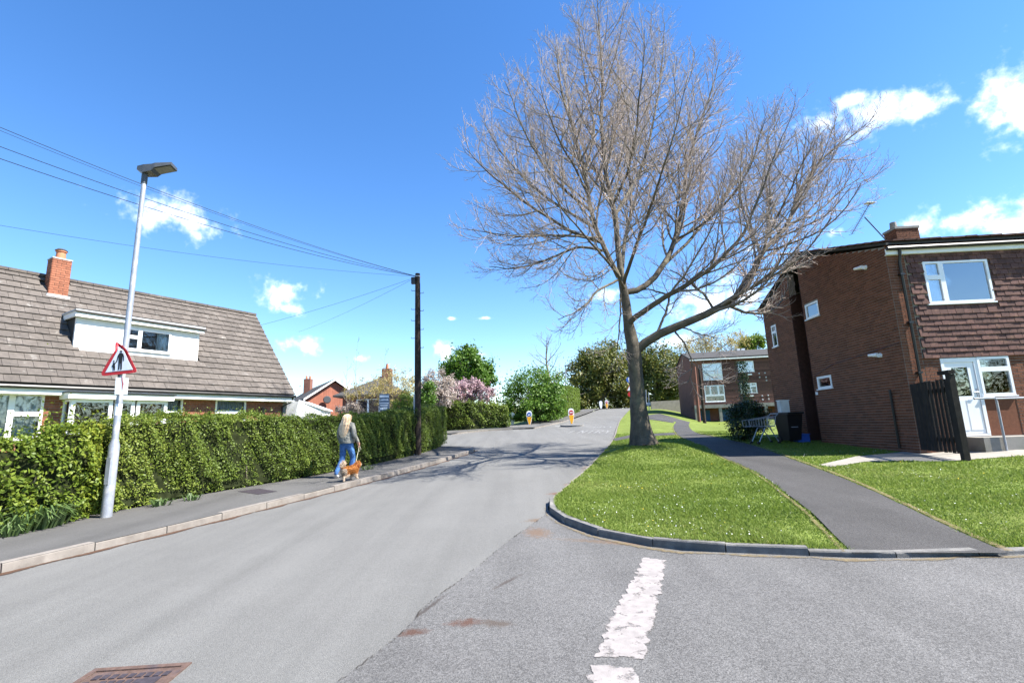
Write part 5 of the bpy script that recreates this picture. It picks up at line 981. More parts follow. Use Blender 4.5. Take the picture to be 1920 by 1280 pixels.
# ================================================================ hedges on the left
def zt_px(pts, line):
    return [at(u, v, y).z for (u, v), y in zip(pts, line)]
def long_hedge():
    cut = px([(196, 966), (240, 957), (400, 925), (520, 905), (600, 891), (700, 872), (783, 853), (818, 843), (838, 833)], zp)
    ln = [q for q in cut]; tops = []
    for (u, v), q in zip([(196, 767), (240, 767), (400, 769), (520, 769), (600, 768), (700, 770), (783, 762), (818, 759), (838, 760)], ln): tops.append(at(u, v, q.y).z)
    cum = [0]
    for a, b in zip(ln[:-1], ln[1:]): cum.append(cum[-1] + (b - a).length)
    zt = list(np.interp(np.linspace(0, cum[-1], 24), cum, tops) + rng.normal(0, .035, 24) - .17)
    tf = lambda P, t: np.clip(t * .95 - .12 * np.clip((P[:, 1] - 14) / 6, 0, 1) + .12 * np.clip((12 - P[:, 1]) / 3, 0, 1), 0, 1)
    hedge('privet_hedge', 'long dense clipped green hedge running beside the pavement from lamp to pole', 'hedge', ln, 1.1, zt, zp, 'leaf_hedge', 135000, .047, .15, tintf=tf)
    # brighter, looser shrubs at the near end
    l2 = [Vector((-11.4, 2.2)), Vector((-9.9, 5.2))] + px([(0, 1003), (60, 995), (120, 985), (180, 970)], zp); t2 = [2.0, 2.0, at(0, 803, l2[2].y).z, at(60, 798, l2[3].y).z, at(120, 774, l2[4].y).z, at(180, 766, l2[5].y).z]
    cum = [0]
    for a, b in zip(l2[:-1], l2[1:]): cum.append(cum[-1] + (b - a).length)
    zt2 = list(np.interp(np.linspace(0, cum[-1], 20), cum, t2) + rng.normal(0, .06, 20) - .3)
    def tf2(P, t):
        k = np.clip((P[:, 1] - 7.6) / 2.2, 0, 1); return np.clip(t * (.55 + .45 * k) + .12 * k * (rng.random(len(P)) < .3), 0, 1)
    hedge('mixed_shrubs', 'loose yellow-green leafy shrubs at the near end of the hedge', 'shrub', l2, 1.2, zt2, zp, 'leaf_yellow', 44000, .072, .17, tintf=tf2, topsoft=.35, aspect=.5)
    # strap-leaved plants and weeds at its foot
    def tuft(name, label, c, n, h, rad, mat='weed', cat='plant'):
        P = []; F = []
        for i in range(n):
            a = random.uniform(0, 6.28); r = rad * random.random() ** .5; b = Vector((c.x + r * math.cos(a) * .5, c.y + r * math.sin(a) * .5, zp(c.x, c.y) - .01)); d = Vector((math.cos(a), math.sin(a), 0)); s = Vector((-d.y, d.x, 0)) * random.uniform(.008, .016); hh = h * random.uniform(.5, 1.1); k = len(P)
            m = b + d * hh * .35 + Z3 * hh * .75; e = b + d * hh * random.uniform(.7, 1.0) + Z3 * hh * random.uniform(.35, .8); P += [b - s, b + s, m + s, m - s, e]; F.append((k, k + 1, k + 2, k + 3)); F.append((k + 3, k + 2, k + 4))
        me = bpy.data.meshes.new(name); me.from_pydata([p - Vector((c.x, c.y, zp(c.x, c.y))) for p in P], [], F); a_ = me.attributes.new('tint', 'FLOAT', 'FACE'); a_.data.foreach_set('value', np.repeat(rng.random(n), 2).astype(np.float32)); o = link(name, me, mat); o.location = (c.x, c.y, zp(c.x, c.y)); tag(o, label, cat)
    g = px([(40, 998), (75, 990), (105, 984), (20, 1004), (300, 948), (360, 937), (690, 880)], zp)
    for c, n, h, r, lb in zip(g, (80, 90, 70, 50, 40, 40, 30), (.42, .5, .38, .25, .18, .16, .16), (.35, .4, .3, .3, .3, .3, .3), ('grey-green strap-leaved plant at the foot of the shrubs, left of three', 'tallest grey-green strap-leaved plant at the foot of the shrubs', 'grey-green strap-leaved plant at the foot of the shrubs nearest the lamp', 'low leafy weed at the left edge where shrubs meet pavement', 'small weed at the hedge foot just past the lamp post', 'second small weed at the hedge foot past the lamp post', 'small weed at the hedge foot beyond the dog')):
        tuft('strap_plant' if h > .5 else 'weed', lb, c, n, h, r)
    return tuft
tuft = long_hedge()
def far_hedges():
    l = px([(842, 808), (880, 806), (920, 803), (955, 801)], zp); l = [l[0] + Vector((-6, 1.5))] + l; t = [at(842, 757, l[1].y).z, at(842, 757, l[1].y).z, at(880, 752, l[2].y).z, at(920, 752, l[3].y).z, at(955, 762, l[4].y).z]
    hedge('garden_hedge', 'dark loose garden hedge across the side road below the cherry tree', 'hedge', [q + Vector((0, .6)) for q in l], 1.3, t, zp, 'leaf_hedge', 16000, .13, .25, topsoft=.3)
    l = px([(1052, 789), (1070, 783), (1088, 777), (1102, 771)], zp); t = [at(1056, 722, l[0].y).z, at(1075, 720, l[1].y).z, at(1090, 722, l[2].y).z, at(1102, 728, l[3].y).z]
    hedge('clipped_hedge', 'tall smoothly clipped lime-green hedge up the hill', 'hedge', [q + Vector((-.9, .5)) for q in l], 1.8, t, zp, 'leaf_lime', 22000, .15, .12)
far_hedges()
def other_trees():
    gl = lambda x, y: zp(x, y) + .1
    leafy('rounded_bush', 'big pale green rounded bush left of the clipped hedge', 44, [(1000, 735, 48, 44, 0), (975, 755, 30, 38, -1), (1030, 745, 30, 44, 0), (1005, 770, 50, 22, -1.5), (960, 775, 20, 20, -1)], 'leaf_fresh', 15000, .2, 1000, gl, 'bush', 150, .17, .6, trad=.12)
    leafy('green_tree', 'fresh green rounded tree rising behind the cherry blossom', 56, [(878, 690, 42, 34, 0), (900, 705, 30, 26, 0), (858, 700, 28, 26, 1), (880, 668, 22, 20, 0), (918, 715, 14, 16, 0)], 'leaf_fresh', 13000, .32, 880, gl, 'tree', 130, .18, .5)
    leafy('cherry_tree', 'cherry tree in pink blossom behind the garden hedge', 44, [(872, 735, 40, 22, 0), (905, 738, 24, 20, 0), (850, 740, 26, 20, -1), (885, 720, 24, 14, 0)], 'blossom_pink', 9000, .17, 875, gl, 'tree', 150, .14, .45)
    leafy('pale_blossom_tree', 'greyish white blossoming tree right of the telegraph pole', 36, [(815, 718, 28, 26, 0), (838, 728, 24, 24, .5), (800, 735, 20, 24, 0), (822, 745, 30, 20, -.5)], 'blossom_grey', 8000, .13, 820, gl, 'tree', 160, .13, .4)
    leafy('laurel_bush', 'bright green leafy bush just right of the telegraph pole', 26, [(803, 740, 13, 22, 0), (797, 752, 14, 14, 0), (806, 726, 8, 10, 0)], 'leaf_fresh', 3600, .1, 801, gl, 'bush', 50, .25, .4, trad=.05)
    leafy('yellow_shrub', 'twiggy shrub with yellowish spring buds behind the signboard', 27, [(740, 715, 38, 30, 0), (700, 725, 42, 22, .5), (765, 725, 22, 34, 0), (670, 735, 30, 16, 0), (735, 745, 44, 22, -.5)], 'bud_yellow', 7500, .075, 735, gl, 'shrub', 260, .13, .3, trad=.07)
    leafy('green_shrub', 'low green shrub behind the hedge beside the telegraph pole', 24, [(765, 752, 14, 16, 0), (750, 760, 16, 10, 0)], 'leaf_lime', 2200, .09, 762, gl, 'bush', 40, .25, .4, trad=.04)
    leafy('grey_shrub', 'pale grey-green shrub in front of the orange brick gable', 27, [(665, 765, 18, 11, 0), (640, 768, 12, 8, 0)], 'blossom_grey', 2000, .08, 660, gl, 'bush', 50, .2, .3, trad=.04)
    for u, top, lb in ((668, 630, 'tall thin bare sapling above the yellow twigs, tallest of three'), (722, 640, 'thin bare sapling over the chimney behind the signboard'), (650, 668, 'thin bare sapling nearest the orange gable')):
        b = at(u, 770, 26.5); bare_tree('sapling', lb, (b.x, b.y, zp(b.x, b.y)), at(u, top, 26.5).z - zp(b.x, b.y), .9, u, 'bark_far', .006, 9, 'thin bare saplings behind the hedge', 1.2, 1.6, .004)
    b = at(1128, 768, 82); bare_tree('far_bare_tree', 'greyish leafless tree on the skyline left of the dark trees', (at(1032, 768, 78).x, 78, zr(at(1032, 768, 78).x, 78)), 12.8, 6.2, 5, 'bark_far', .022, 15, None, .45)
    gd = lambda x, y: zr(x, y) - .3
    leafy('olive_tree', 'large dark olive-brown tree at the top of the road, left of the trunk', 84, [(1120, 690, 42, 44, 0), (1095, 715, 32, 44, 0), (1150, 680, 36, 38, 2), (1130, 735, 50, 34, 0), (1165, 720, 26, 44, 0), (1105, 675, 26, 28, 2), (1085, 745, 16, 24, -3)], 'leaf_olive', 26000, .42, 1130, gd, 'tree', 260, .17, .5, trad=.5, group='dark trees at the top of the road')
    leafy('evergreen_tree', 'dense green tree just right of the big bare trunk', 74, [(1240, 690, 40, 40, 0), (1225, 720, 30, 44, 0), (1258, 715, 28, 44, 0), (1210, 690, 24, 44, 1), (1250, 740, 26, 24, 0)], 'leaf_olive', 20000, .36, 1238, gd, 'tree', 220, .17, .5, trad=.4, group='dark trees at the top of the road')
    leafy('lime_tree', 'small lime-green tree showing above the flats roof', 76, [(1412, 642, 20, 14, 0), (1400, 650, 16, 12, 0)], 'leaf_lime', 4200, .35, 1410, gd, 'tree', 70, .2, .4, trad=.2)
    leafy('brown_thicket', 'brownish twiggy thicket of trees behind the flats roof', 74, [(1350, 645, 40, 22, 0), (1310, 650, 30, 26, 0), (1385, 640, 22, 22, 1), (1285, 672, 22, 40, 0)], 'bud_yellow', 8000, .2, 1340, gd, 'tree', 240, .14, .3, trad=.2)
    for u, h, lb in ((1330, 9.5, 'bare tree behind the flats roof, nearest the big tree'), (1385, 10.5, 'bare purple-tinged tree behind the flats roof beside the lime-green one')):
        b = at(u, 760, 72); bare_tree('background_bare_tree', lb, (b.x, b.y, zr(b.x, b.y) - 1), h, 3.4, u, 'bark_far', .018, 11, 'bare trees behind the flats', .9)
    # distant wood closing the view along both sides
    P = []; N = []; SZ = []
    for k in range(560):
        a = rng.uniform(-64, 64); R = rng.uniform(105, 170)
        if k % 3 == 0: a = rng.uniform(75, 285); R = rng.uniform(32, 60)
        elif -14 < a < 34: R = rng.uniform(112, 170)
        x, y = R * math.sin(D2R(a)), R * math.cos(D2R(a)); h = rng.uniform(3, 6.5) + (1.5 if 8 < a < 30 else 0) + (2.5 if k % 3 == 0 else 0); c = np.array([x, y, zr(x, y) + h * .45]); m_ = 260 if k % 3 == 0 else 90; SZ.append(np.full(m_, .36 if k % 3 == 0 else .8)); q = c + rng.normal(0, 1, (m_, 3)) * [2.3, 2.3, h * .32]; P.append(q); N.append(nrm(q - c) + [0, 0, .4])
    P = np.concatenate(P); N = np.concatenate(N); o = link('distant_wood', leaf_mesh('distant_wood', P, N, np.concatenate(SZ), .6, np.clip(rng.random(len(P)), 0, 1)), 'leaf_olive'); tag(o, 'far-off belt of trees along the skyline', 'wood', None, 'stuff')
    # dark shrub by the bins
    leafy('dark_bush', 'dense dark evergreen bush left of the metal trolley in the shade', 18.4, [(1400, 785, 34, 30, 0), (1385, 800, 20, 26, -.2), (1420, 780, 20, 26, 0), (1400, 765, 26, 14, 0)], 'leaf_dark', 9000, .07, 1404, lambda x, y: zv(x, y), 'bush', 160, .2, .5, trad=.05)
    # low stone wall behind the far grass
    a = at(1235, 752, 62); b = at(1285, 748, 62); q = MB(); q.prism([Vector((a.x - 1, 62, a.z - 1.6)), Vector((b.x + 4, 62, b.z - 1.6)), Vector((b.x + 4, 62, b.z)), Vector((a.x - 1, 62, a.z))], Vector((0, .3, 0))); tag(q.build('low_wall', 'concrete'), 'low grey wall at the back of the far grass slope', 'wall')
    # ivy climbing the far corner of the brick house
    C0, fu, fn, su, sn = RH; c = C0 + su * 9.35 + sn * .1; n = 2600; z = rng.uniform(.6, 4.2, n); P = np.stack([c.x + rng.normal(0, .13, n) - .05, c.y + rng.normal(0, .12, n), z], 1); o = link('ivy', leaf_mesh('ivy', P, np.tile([-1., -.3, .2], (n, 1)), .08), 'leaf_dark'); tag(o, 'dark ivy climbing the far corner of the brick house', 'ivy')
other_trees()
# ---------------------------------------------------------------- grass blades, daisies
def grass():
    n = 330000; r = np.exp(rng.uniform(math.log(4.8), math.log(26), n)); a = rng.uniform(D2R(-1), D2R(52), n); P = np.stack([r * np.sin(a), r * np.cos(a)], 1); vv = np.array([(q.x, q.y) for q in vp] + [(70, 3.5), (70, 130)]); ok = inpoly(P, vv)
    for poly in (smoothline(PL, .3) + smoothline(PR[::-1], .3), slab, cp):
        ok &= ~inpoly(P, [(q.x, q.y) for q in poly])
    C0, fu, fn, su, sn = RH; rel = P - np.array([C0.x, C0.y]); ok &= ~((rel @ np.array([fu.x, fu.y]) > -.05) & (rel @ np.array([su.x, su.y]) > -.7)); ok &= np.hypot(P[:, 0] - TREE.x, P[:, 1] - TREE.y) > .55; P = P[ok]; r = r[ok]; m = len(P)
    z = np.array([zv(x, y) for x, y in P]); ang = rng.uniform(0, 6.28, m); h = rng.uniform(.018, .05, m) * (1 + .5 * wob(P[:, 0], P[:, 1], 0 * z, 1.3)); w = .0035 + .00075 * r; lean = rng.normal(0, .6, (m, 2)) * h[:, None]
    dx, dy = np.cos(ang) * w, np.sin(ang) * w; B = np.stack([P[:, 0], P[:, 1], z - .004], 1); V = np.stack([B + np.stack([dx, dy, 0 * dx], 1), B - np.stack([dx, dy, 0 * dx], 1), B + np.stack([lean[:, 0], lean[:, 1], h], 1)], 1).reshape(-1, 3)
    t = np.clip(rng.random(m) * .5 + .4 * (wob(P[:, 0], P[:, 1], 0 * z, .5) * .5 + .5) + .1 * rng.random(m), 0, 1); o = link('grass', npmesh('grass', V, [np.arange(3 * m).reshape(m, 3)], t), 'grass_blade'); tag(o, 'short mown grass blades on the verge and lawns', 'grass', None, 'stuff')
    for nm, mat, k, s, lb in (('daisies', 'petal', 900, .016, 'scattered white daisies in the mown grass'), ('dandelions', 'dandelion', 90, .022, 'scattered yellow dandelions in the mown grass')):
        cl = P[rng.integers(0, m, 46)]; c = np.concatenate([cl[rng.integers(0, 46, k * 2 // 3)] + rng.normal(0, .3, (k * 2 // 3, 2)), P[rng.integers(0, m, k // 8)]]); c = c[inpoly(c, vv)]
        for poly in (smoothline(PL, .3) + smoothline(PR[::-1], .3), slab): c = c[~inpoly(c, [(q.x, q.y) for q in poly])]
        Q = np.stack([c[:, 0], c[:, 1], [zv(x, y) + .045 for x, y in c]], 1); o = link(nm, leaf_mesh(nm, Q, np.tile([0, 0, 1.], (len(Q), 1)), s, 1.0, None, .3, 0), mat); tag(o, lb, 'flowers', None, 'stuff')
grass()
# ---------------------------------------------------------------- street furniture
def lathe(mb, c, prof, n=14):
    mb.tube([Vector(c) + Z3 * z for r, z in prof], [r for r, z in prof], n); return mb
def part_of(root):
    inv = Matrix.Translation(-root.location)
    def f(o): o.matrix_local = inv @ o.matrix_local; return o
    return f
def street_lamp():
    b = onsurf(199, 969, zp); top = at(272, 325, b.y + .05); R = empty('street_lamp', 'tall galvanised street lamp post at the near end of the hedge', 'street lamp', b); pt = part_of(R)
    ax = lambda z: b + (top - b) * ((z - b.z) / (top.z - b.z)); zs = at(217, 832, b.y).z
    q = MB(); q.tube([b - Z3 * .1, ax(zs - .03), ax(zs + .07), ax(zs + .1), ax((zs + top.z) / 2), top], [.082, .082, .056, .052, .047, .04], 16); pt(q.build('post', 'galv', R, True))
    q = MB(); d = Vector((.92, .18, 0)).normalized(); s = Vector((-d.y, d.x, 0)); q.tube([top - Z3 * .22, top + Z3 * .03], .052, 12); pt(q.build('spigot', 'dark_metal', R, True))
    A = top + Z3 * .02; q = MB(); prof = [(-.12, .06, .02, .1), (.0, .1, -.05, .12), (.16, .13, -.02, .13), (.22, .14, .05, .15), (.5, .13, .13, .19)]; vs = []
    for x, w, z0, z1 in prof: c = A + d * x; vs += [c - s * w + Z3 * z0, c + s * w + Z3 * z0, c + s * w * .9 + Z3 * z1, c - s * w * .9 + Z3 * z1]
    fs = [(0, 3, 2, 1), (16, 17, 18, 19)]
    for i in range(4): fs += [(4 * i + k, 4 * i + (k + 1) % 4, 4 * i + 4 + (k + 1) % 4, 4 * i + 4 + k) for k in range(4)]
    q.add(vs, fs); hd = pt(q.build('lamp_head', 'dark_metal', R)); q = MB(); q.add([A + d * .2 - s * .11 + Z3 * .035, A + d * .2 + s * .11 + Z3 * .035, A + d * .48 + s * .11 + Z3 * .115, A + d * .48 - s * .11 + Z3 * .115], [(0, 1, 2, 3)]); q.build('lens', 'concrete', hd)
    q = MB(); q.fbox(b, Vector((1, 0, 0)), Z3, Vector((0, -1, 0)), -.035, .035, .55, 1.0, .06, .084); pt(q.build('access_door', 'galv', R))
    # white bands taped round the post
    for z0, z1 in ((zs + .5, zs + .7), (zs + .98, zs + 1.06)): q = MB(); q.tube([ax(z0), ax(z1)], .0535, 14); pt(q.build('band', 'upvc', R, True))
    # bent warning triangle
    Y = b.y - .02; S = empty('warning_sign', 'bent red-bordered triangle sign with adult and child on the lamp post', 'road sign', at(223, 690, Y)); ps = part_of(S)
    def pl(pts, y=0.0):
        out = []
        for u, v in pts:
            k = max(0, min(1, (656 - v) / 14)); out.append(at(u, v, Y - y + .1 * k * k))
        return out
    outer = [(190, 699), (191, 703.5), (195, 704.5), (224, 701.5), (252, 698.5), (255.5, 696.5), (255, 692), (247, 676), (239, 658), (236, 654), (229, 648), (221, 642), (217.5, 641.5), (216, 643.5), (215.5, 656), (212, 662), (200, 681)]
    inner = [(197.5, 698), (224, 695), (249, 692.5), (241, 677), (233.5, 660), (231, 656.5), (224, 650.5), (221, 649), (220.8, 657), (217, 663), (207, 681)]
    q = MB(); q.prism(pl(outer, .06), Vector((0, .006, 0))); ps(q.build('plate', 'red_paint', S)); q = MB(); q.prism(pl(inner, .064), Vector((0, .0035, 0))); fc = ps(q.build('face', 'sign_white', S))
    fig = MB(); E = Vector((0, .002, 0))
    for poly in ([(225.6, 656.5), (228.5, 657), (229, 659), (227.5, 660.5), (225.5, 660), (225, 658)], [(224, 661.5), (228, 661), (231, 663), (232.2, 667), (232.6, 676), (231.2, 677), (230.6, 669), (229.6, 668), (228.8, 680), (228.2, 692.5), (225.6, 692.8), (225.5, 681), (224.6, 681), (223.4, 693), (221.2, 693), (222, 680), (222.4, 668), (219.5, 678), (217.5, 680.2), (216.5, 679), (218.5, 676), (221, 666)], [(212.4, 675.6), (214.5, 675.6), (214.8, 677.8), (213.4, 679), (212, 677.8)], [(211.8, 680), (215, 679.8), (217.5, 678.9), (217.8, 680), (215.3, 682.5), (215.8, 689), (215, 694.5), (213.9, 694.5), (213.6, 690), (212.9, 690), (212.6, 694.5), (211.6, 694.5), (211.2, 689), (209.3, 686), (210, 684.6), (211.4, 684)]):
        fig.prism(pl(poly, .0675), E)
    ps(fig.build('pictogram', 'black_paint', S))
    P2 = empty('sign_plate', 'small white plate with a red scrawl below the triangle sign', 'sign', at(229, 722, Y)); p2 = part_of(P2); q = MB(); q.prism([at(u, v, Y - .06) for u, v in ((217, 707), (241, 708.5), (238.5, 740), (214.5, 739))], Vector((0, .004, 0))); p2(q.build('plate', 'upvc', P2))
    q = MB(); q.prism([at(u, v, Y - .063) for u, v in ((228, 706.5), (229.5, 706.5), (229.8, 714), (231.5, 719), (230.2, 724), (229.5, 731), (228.8, 724), (229.3, 718), (228.2, 713))], Vector((0, .001, 0))); p2(q.build('scrawl', 'red_paint', P2))
    q = MB(); q.tube([at(223, 698, Y + .0), at(224, 712, Y)], .022, 8); p2(q.build('clip', 'dark_metal', P2))
street_lamp()
def utility_pole():
    b = onsurf(783, 852, zp); top = at(783, 513, b.y); R = empty('telegraph_pole', 'dark timber telegraph pole with climbing steps rising through the hedge', 'pole', b); pt = part_of(R)
    q = MB(); q.tube([b - Z3 * .3, b + (top - b) * .5, top], [.135, .115, .095], 14); pt(q.build('post', 'pole_wood', R, True)); q = MB(); q.tube([b + Vector((-.115, -.05, -.05)), b + (top - b) * .32 + Vector((-.105, -.05, 0))], .045, 8); pt(q.build('cable_guard', 'galv', R, True))
    for i, v in enumerate((545, 550, 580, 583, 601, 618, 634, 652)):
        z = at(783, v, b.y).z; s = 1 if i % 2 else -1; c = b + (top - b) * ((z - b.z) / (top.z - b.z)); q = MB(); q.tube([c, c + Vector((s * .24, -.02, 0)), c + Vector((s * .24, -.02, .05))], .011, 6); pt(q.build('step', 'dark_metal', R))
    z = at(776, 528, b.y).z; q = MB(); q.box((b.x - .15, b.y - .12, z), (.16, .14, .26)); pt(q.build('junction_box', 'black_plastic', R)); q = MB(); q.tube([top - Z3 * .15, top - Z3 * .1], .115, 12); pt(q.build('band', 'galv', R)); q = MB()
    q.tube([b + Vector((.12, -.05, 1.9)), b + Vector((.13, -.05, 3.2)), b + Vector((.11, -.05, 4.6)), top + Vector((.1, -.04, -.4))], .016, 6); pt(q.build('riser_cable', 'black_plastic', R))
    att = top - Z3 * .12
    def cable(e, lb, r=.011, sag=.35):
        q = MB(); P = [att.lerp(e, t) - Z3 * sag * 4 * t * (1 - t) for t in np.linspace(0, 1, 26)]; q.tube(P, r, 5); tag(q.build('overhead_cable', 'black_plastic'), lb, 'cable', 'overhead cables from the telegraph pole')
    for u, v, Y, lb, r in ((-260, 128, 9, 'topmost overhead cable crossing the upper left sky', .008), (-260, 136, 8.4, 'thin overhead cable just below the topmost one', .005), (-260, 176, 8, 'third overhead cable down crossing behind the lamp head', .008), (-260, 206, 7.6, 'lowest of the four steep overhead cables', .008)): cable(at(u, v, Y), lb, r)
    cable(at(-200, 388, 11), 'nearly level thin overhead cable above the tiled roof', .005, .25); cable(at(470, 614, 22), 'thin cable dropping from the pole to the tiled bungalow', .006, .1); cable(at(560, 622, 34), 'thin cable dropping from the pole toward the orange gable', .006, .15)
utility_pole()
def board():
    b = onsurf(720, 868, zp); Y = b.y + 1.6; c = at(720, 756, Y); R = empty('estate_board', 'slate-blue estate board with paler bands showing above the hedge', 'signboard', Vector((c.x, c.y, zp(c.x, c.y)))); pt = part_of(R); cs = [at(u, v, Y) for u, v in ((711.5, 738), (729.5, 738), (730, 772), (711, 770))]
    q = MB(); q.prism(cs[::-1], Vector((0, .03, 0))); pt(q.build('panel', pmat('slate_blue', (.13, .17, .24), .5, .15, 9), R)); q = MB(); q.tube([Vector((c.x, c.y + .06, zp(c.x, c.y) - .2)), Vector((c.x, c.y + .06, c.z + .3))], .035, 6); pt(q.build('stake', 'upvc', R))
    for a in ([(712, 741), (729, 741), (729, 744.5), (712, 744.5)], [(712, 750.5), (718, 748), (719.5, 748), (727, 748), (728.5, 750), (720, 750.2), (712, 751)], [(712, 755), (729, 755), (729, 756.3), (712, 756.3)], [(713, 759), (727, 759), (727, 760.5), (713, 760.5)], [(712.5, 764), (726, 763), (726, 767), (712.5, 768)]):
        q = MB(); q.prism([at(u, v, Y - .004) for u, v in a][::-1], Vector((0, .003, 0))); pt(q.build('band', 'sign_white', R))
board()
def bollard(u, v, h, face, label, grp, Ydir=None):
    b = onsurf(u, v, zr); b.z += .1; R = empty('traffic_bollard', label, 'bollard', b, 0, grp); pt = part_of(R); X = Vector((1, 0, 0)); n = Vector((0, -1, 0))
    prof = [(.0, .09), (.1, .11), (.35, .18), (.6, .225), (.85, .235), (1.0, .2), (1.07, .13), (1.1, .0)]; L = [b + X * -w + Z3 * z * h for z, w in prof] + [b + X * w + Z3 * z * h for z, w in prof[::-1][1:]]
    q = MB(); q.prism([p + Vector((0, .1, 0)) for p in L][::-1], Vector((0, -.2, 0))); pt(q.build('shell', 'upvc', R))
    if face:
        lo = [(z, w - .025) for z, w in prof if z <= .6]; q = MB(); q.prism([b + X * -w + Z3 * (z * h + .02) + n * .104 for z, w in lo] + [b + X * w + Z3 * (z * h + .02) + n * .104 for z, w in lo[::-1]], n * .006); pt(q.build('lower_panel', 'yellow_plastic', R))
        c = b + Z3 * .8 * h + n * .104; q = MB(); q.prism([c + X * .185 * math.cos(t) + Z3 * .185 * math.sin(t) for t in np.linspace(0, 6.2832, 20)[:-1]], n * .006); d = pt(q.build('disc', 'blue_sign' if face == 'blue' else 'red_paint', R))
        q = MB()
        if face == 'red': q.fbox(c, X, Z3, n, -.13, .13, -.03, .03, .007, .01)
        else: q.prism([c + n * .007 + X * x + Z3 * z for x, z in ((-.1, -.03), (-.02, -.12), (-.02, -.06), (.1, -.02), (.1, .03), (-.02, 0), (-.06, .03))], n * .003)
        o = q.build('symbol', 'upvc', d); o.matrix_local = Matrix.Translation(-R.location) @ Matrix.Identity(4) if False else o.matrix_local
    q = MB(); lathe(q, b - Z3 * .15, [(.1, 0), (.08, .18)], 8); pt(q.build('base', 'dark_metal', R))
bg_ = 'plastic traffic bollards on the road islands'
bollard(993, 798, 1.05, 'blue', 'yellow bollard with a round blue face on the left island', bg_); bollard(1072, 797, 1.12, 'red', 'yellow bollard with a round red no-entry face on the central island', bg_); bollard(961, 798, .95, None, 'plain white bollard at the left end of the island', bg_)
bollard(1127, 767, 1.05, None, 'tiny distant white bollard at the top of the hill', bg_); bollard(1138, 767, 1.15, 'red', 'tiny distant yellow bollard at the top of the hill', bg_)
def far_posts():
    b = at(1062, 775, 56); g = zp(b.x, b.y); R = empty('distant_lamp_post', 'distant grey lamp post above the clipped hedge', 'street lamp', (b.x, b.y, g)); pt = part_of(R); t = at(1060, 686, 56); q = MB(); q.tube([(b.x, b.y, g), t], [.09, .06], 8); pt(q.build('post', 'galv', R)); q = MB(); q.box((t.x + .25, t.y, t.z + .05), (.7, .25, .12)); pt(q.build('lamp_head', 'dark_metal', R))
    Y = 40; p = at(1188, 790, Y); R = empty('sign_post', 'post with blue and red road signs half hidden behind the trunk', 'road sign', (p.x, p.y, zv(p.x, p.y))); pt = part_of(R); t = at(1184, 698, Y); q = MB(); q.tube([(p.x, p.y, zv(p.x, p.y) - .2), t], .045, 8); pt(q.build('post', 'galv', R)); n = Vector((0, -1, 0)); X = Vector((1, 0, 0))
    def disc(u, v, r, m, nm, k=18):
        c = at(u, v, Y) + n * .06; q = MB(); q.prism([c + X * r * math.cos(a) + Z3 * r * math.sin(a) for a in np.linspace(0, 6.2832, k + 1)[:-1]], n * .01); return pt(q.build(nm, m, R)), c
    d, c = disc(1179, 712, .24, 'blue_sign', 'blue_disc'); q = MB(); q.prism([c + n * .012 + X * x + Z3 * z for x, z in ((-.03, -.2), (.03, -.2), (.03, .06), (.09, .06), (0, .2), (-.09, .06), (-.03, .06))], n * .003); pt(q.build('arrow', 'upvc', R))
    c = at(1180, 728, Y) + n * .06; q = MB(); q.prism([c + X * x + Z3 * z for x, z in ((-.26, -.2), (.26, -.2), (0, .25))], n * .01); pt(q.build('red_triangle', 'red_paint', R)); q = MB(); q.prism([c + n * .012 + X * x + Z3 * z for x, z in ((-.2, -.17), (.2, -.17), (0, .17))], n * .003); pt(q.build('triangle_face', 'sign_white', R)); disc(1181, 739, .2, 'red_paint', 'red_disc')
    for u, v0, v1, lb in ((1211, 730, 764, 'thin grey post right of the trunk, nearer the trunk'), (1216, 735, 762, 'thin grey post with a small white plate right of the trunk')):
        b = at(u, v1, 58); t = at(u, v0, 58); R2 = empty('marker_post', lb, 'post', (b.x, b.y, zr(b.x, b.y) - .4)); p2 = part_of(R2); q = MB(); q.tube([(b.x, b.y, zr(b.x, b.y) - .6), t], .05, 6); p2(q.build('post', 'galv', R2))
        if u == 1216: q = MB(); q.box((b.x, b.y - .08, at(u, 757, 58).z), (.45, .03, .3)); p2(q.build('plate', 'sign_white', R2))
far_posts()
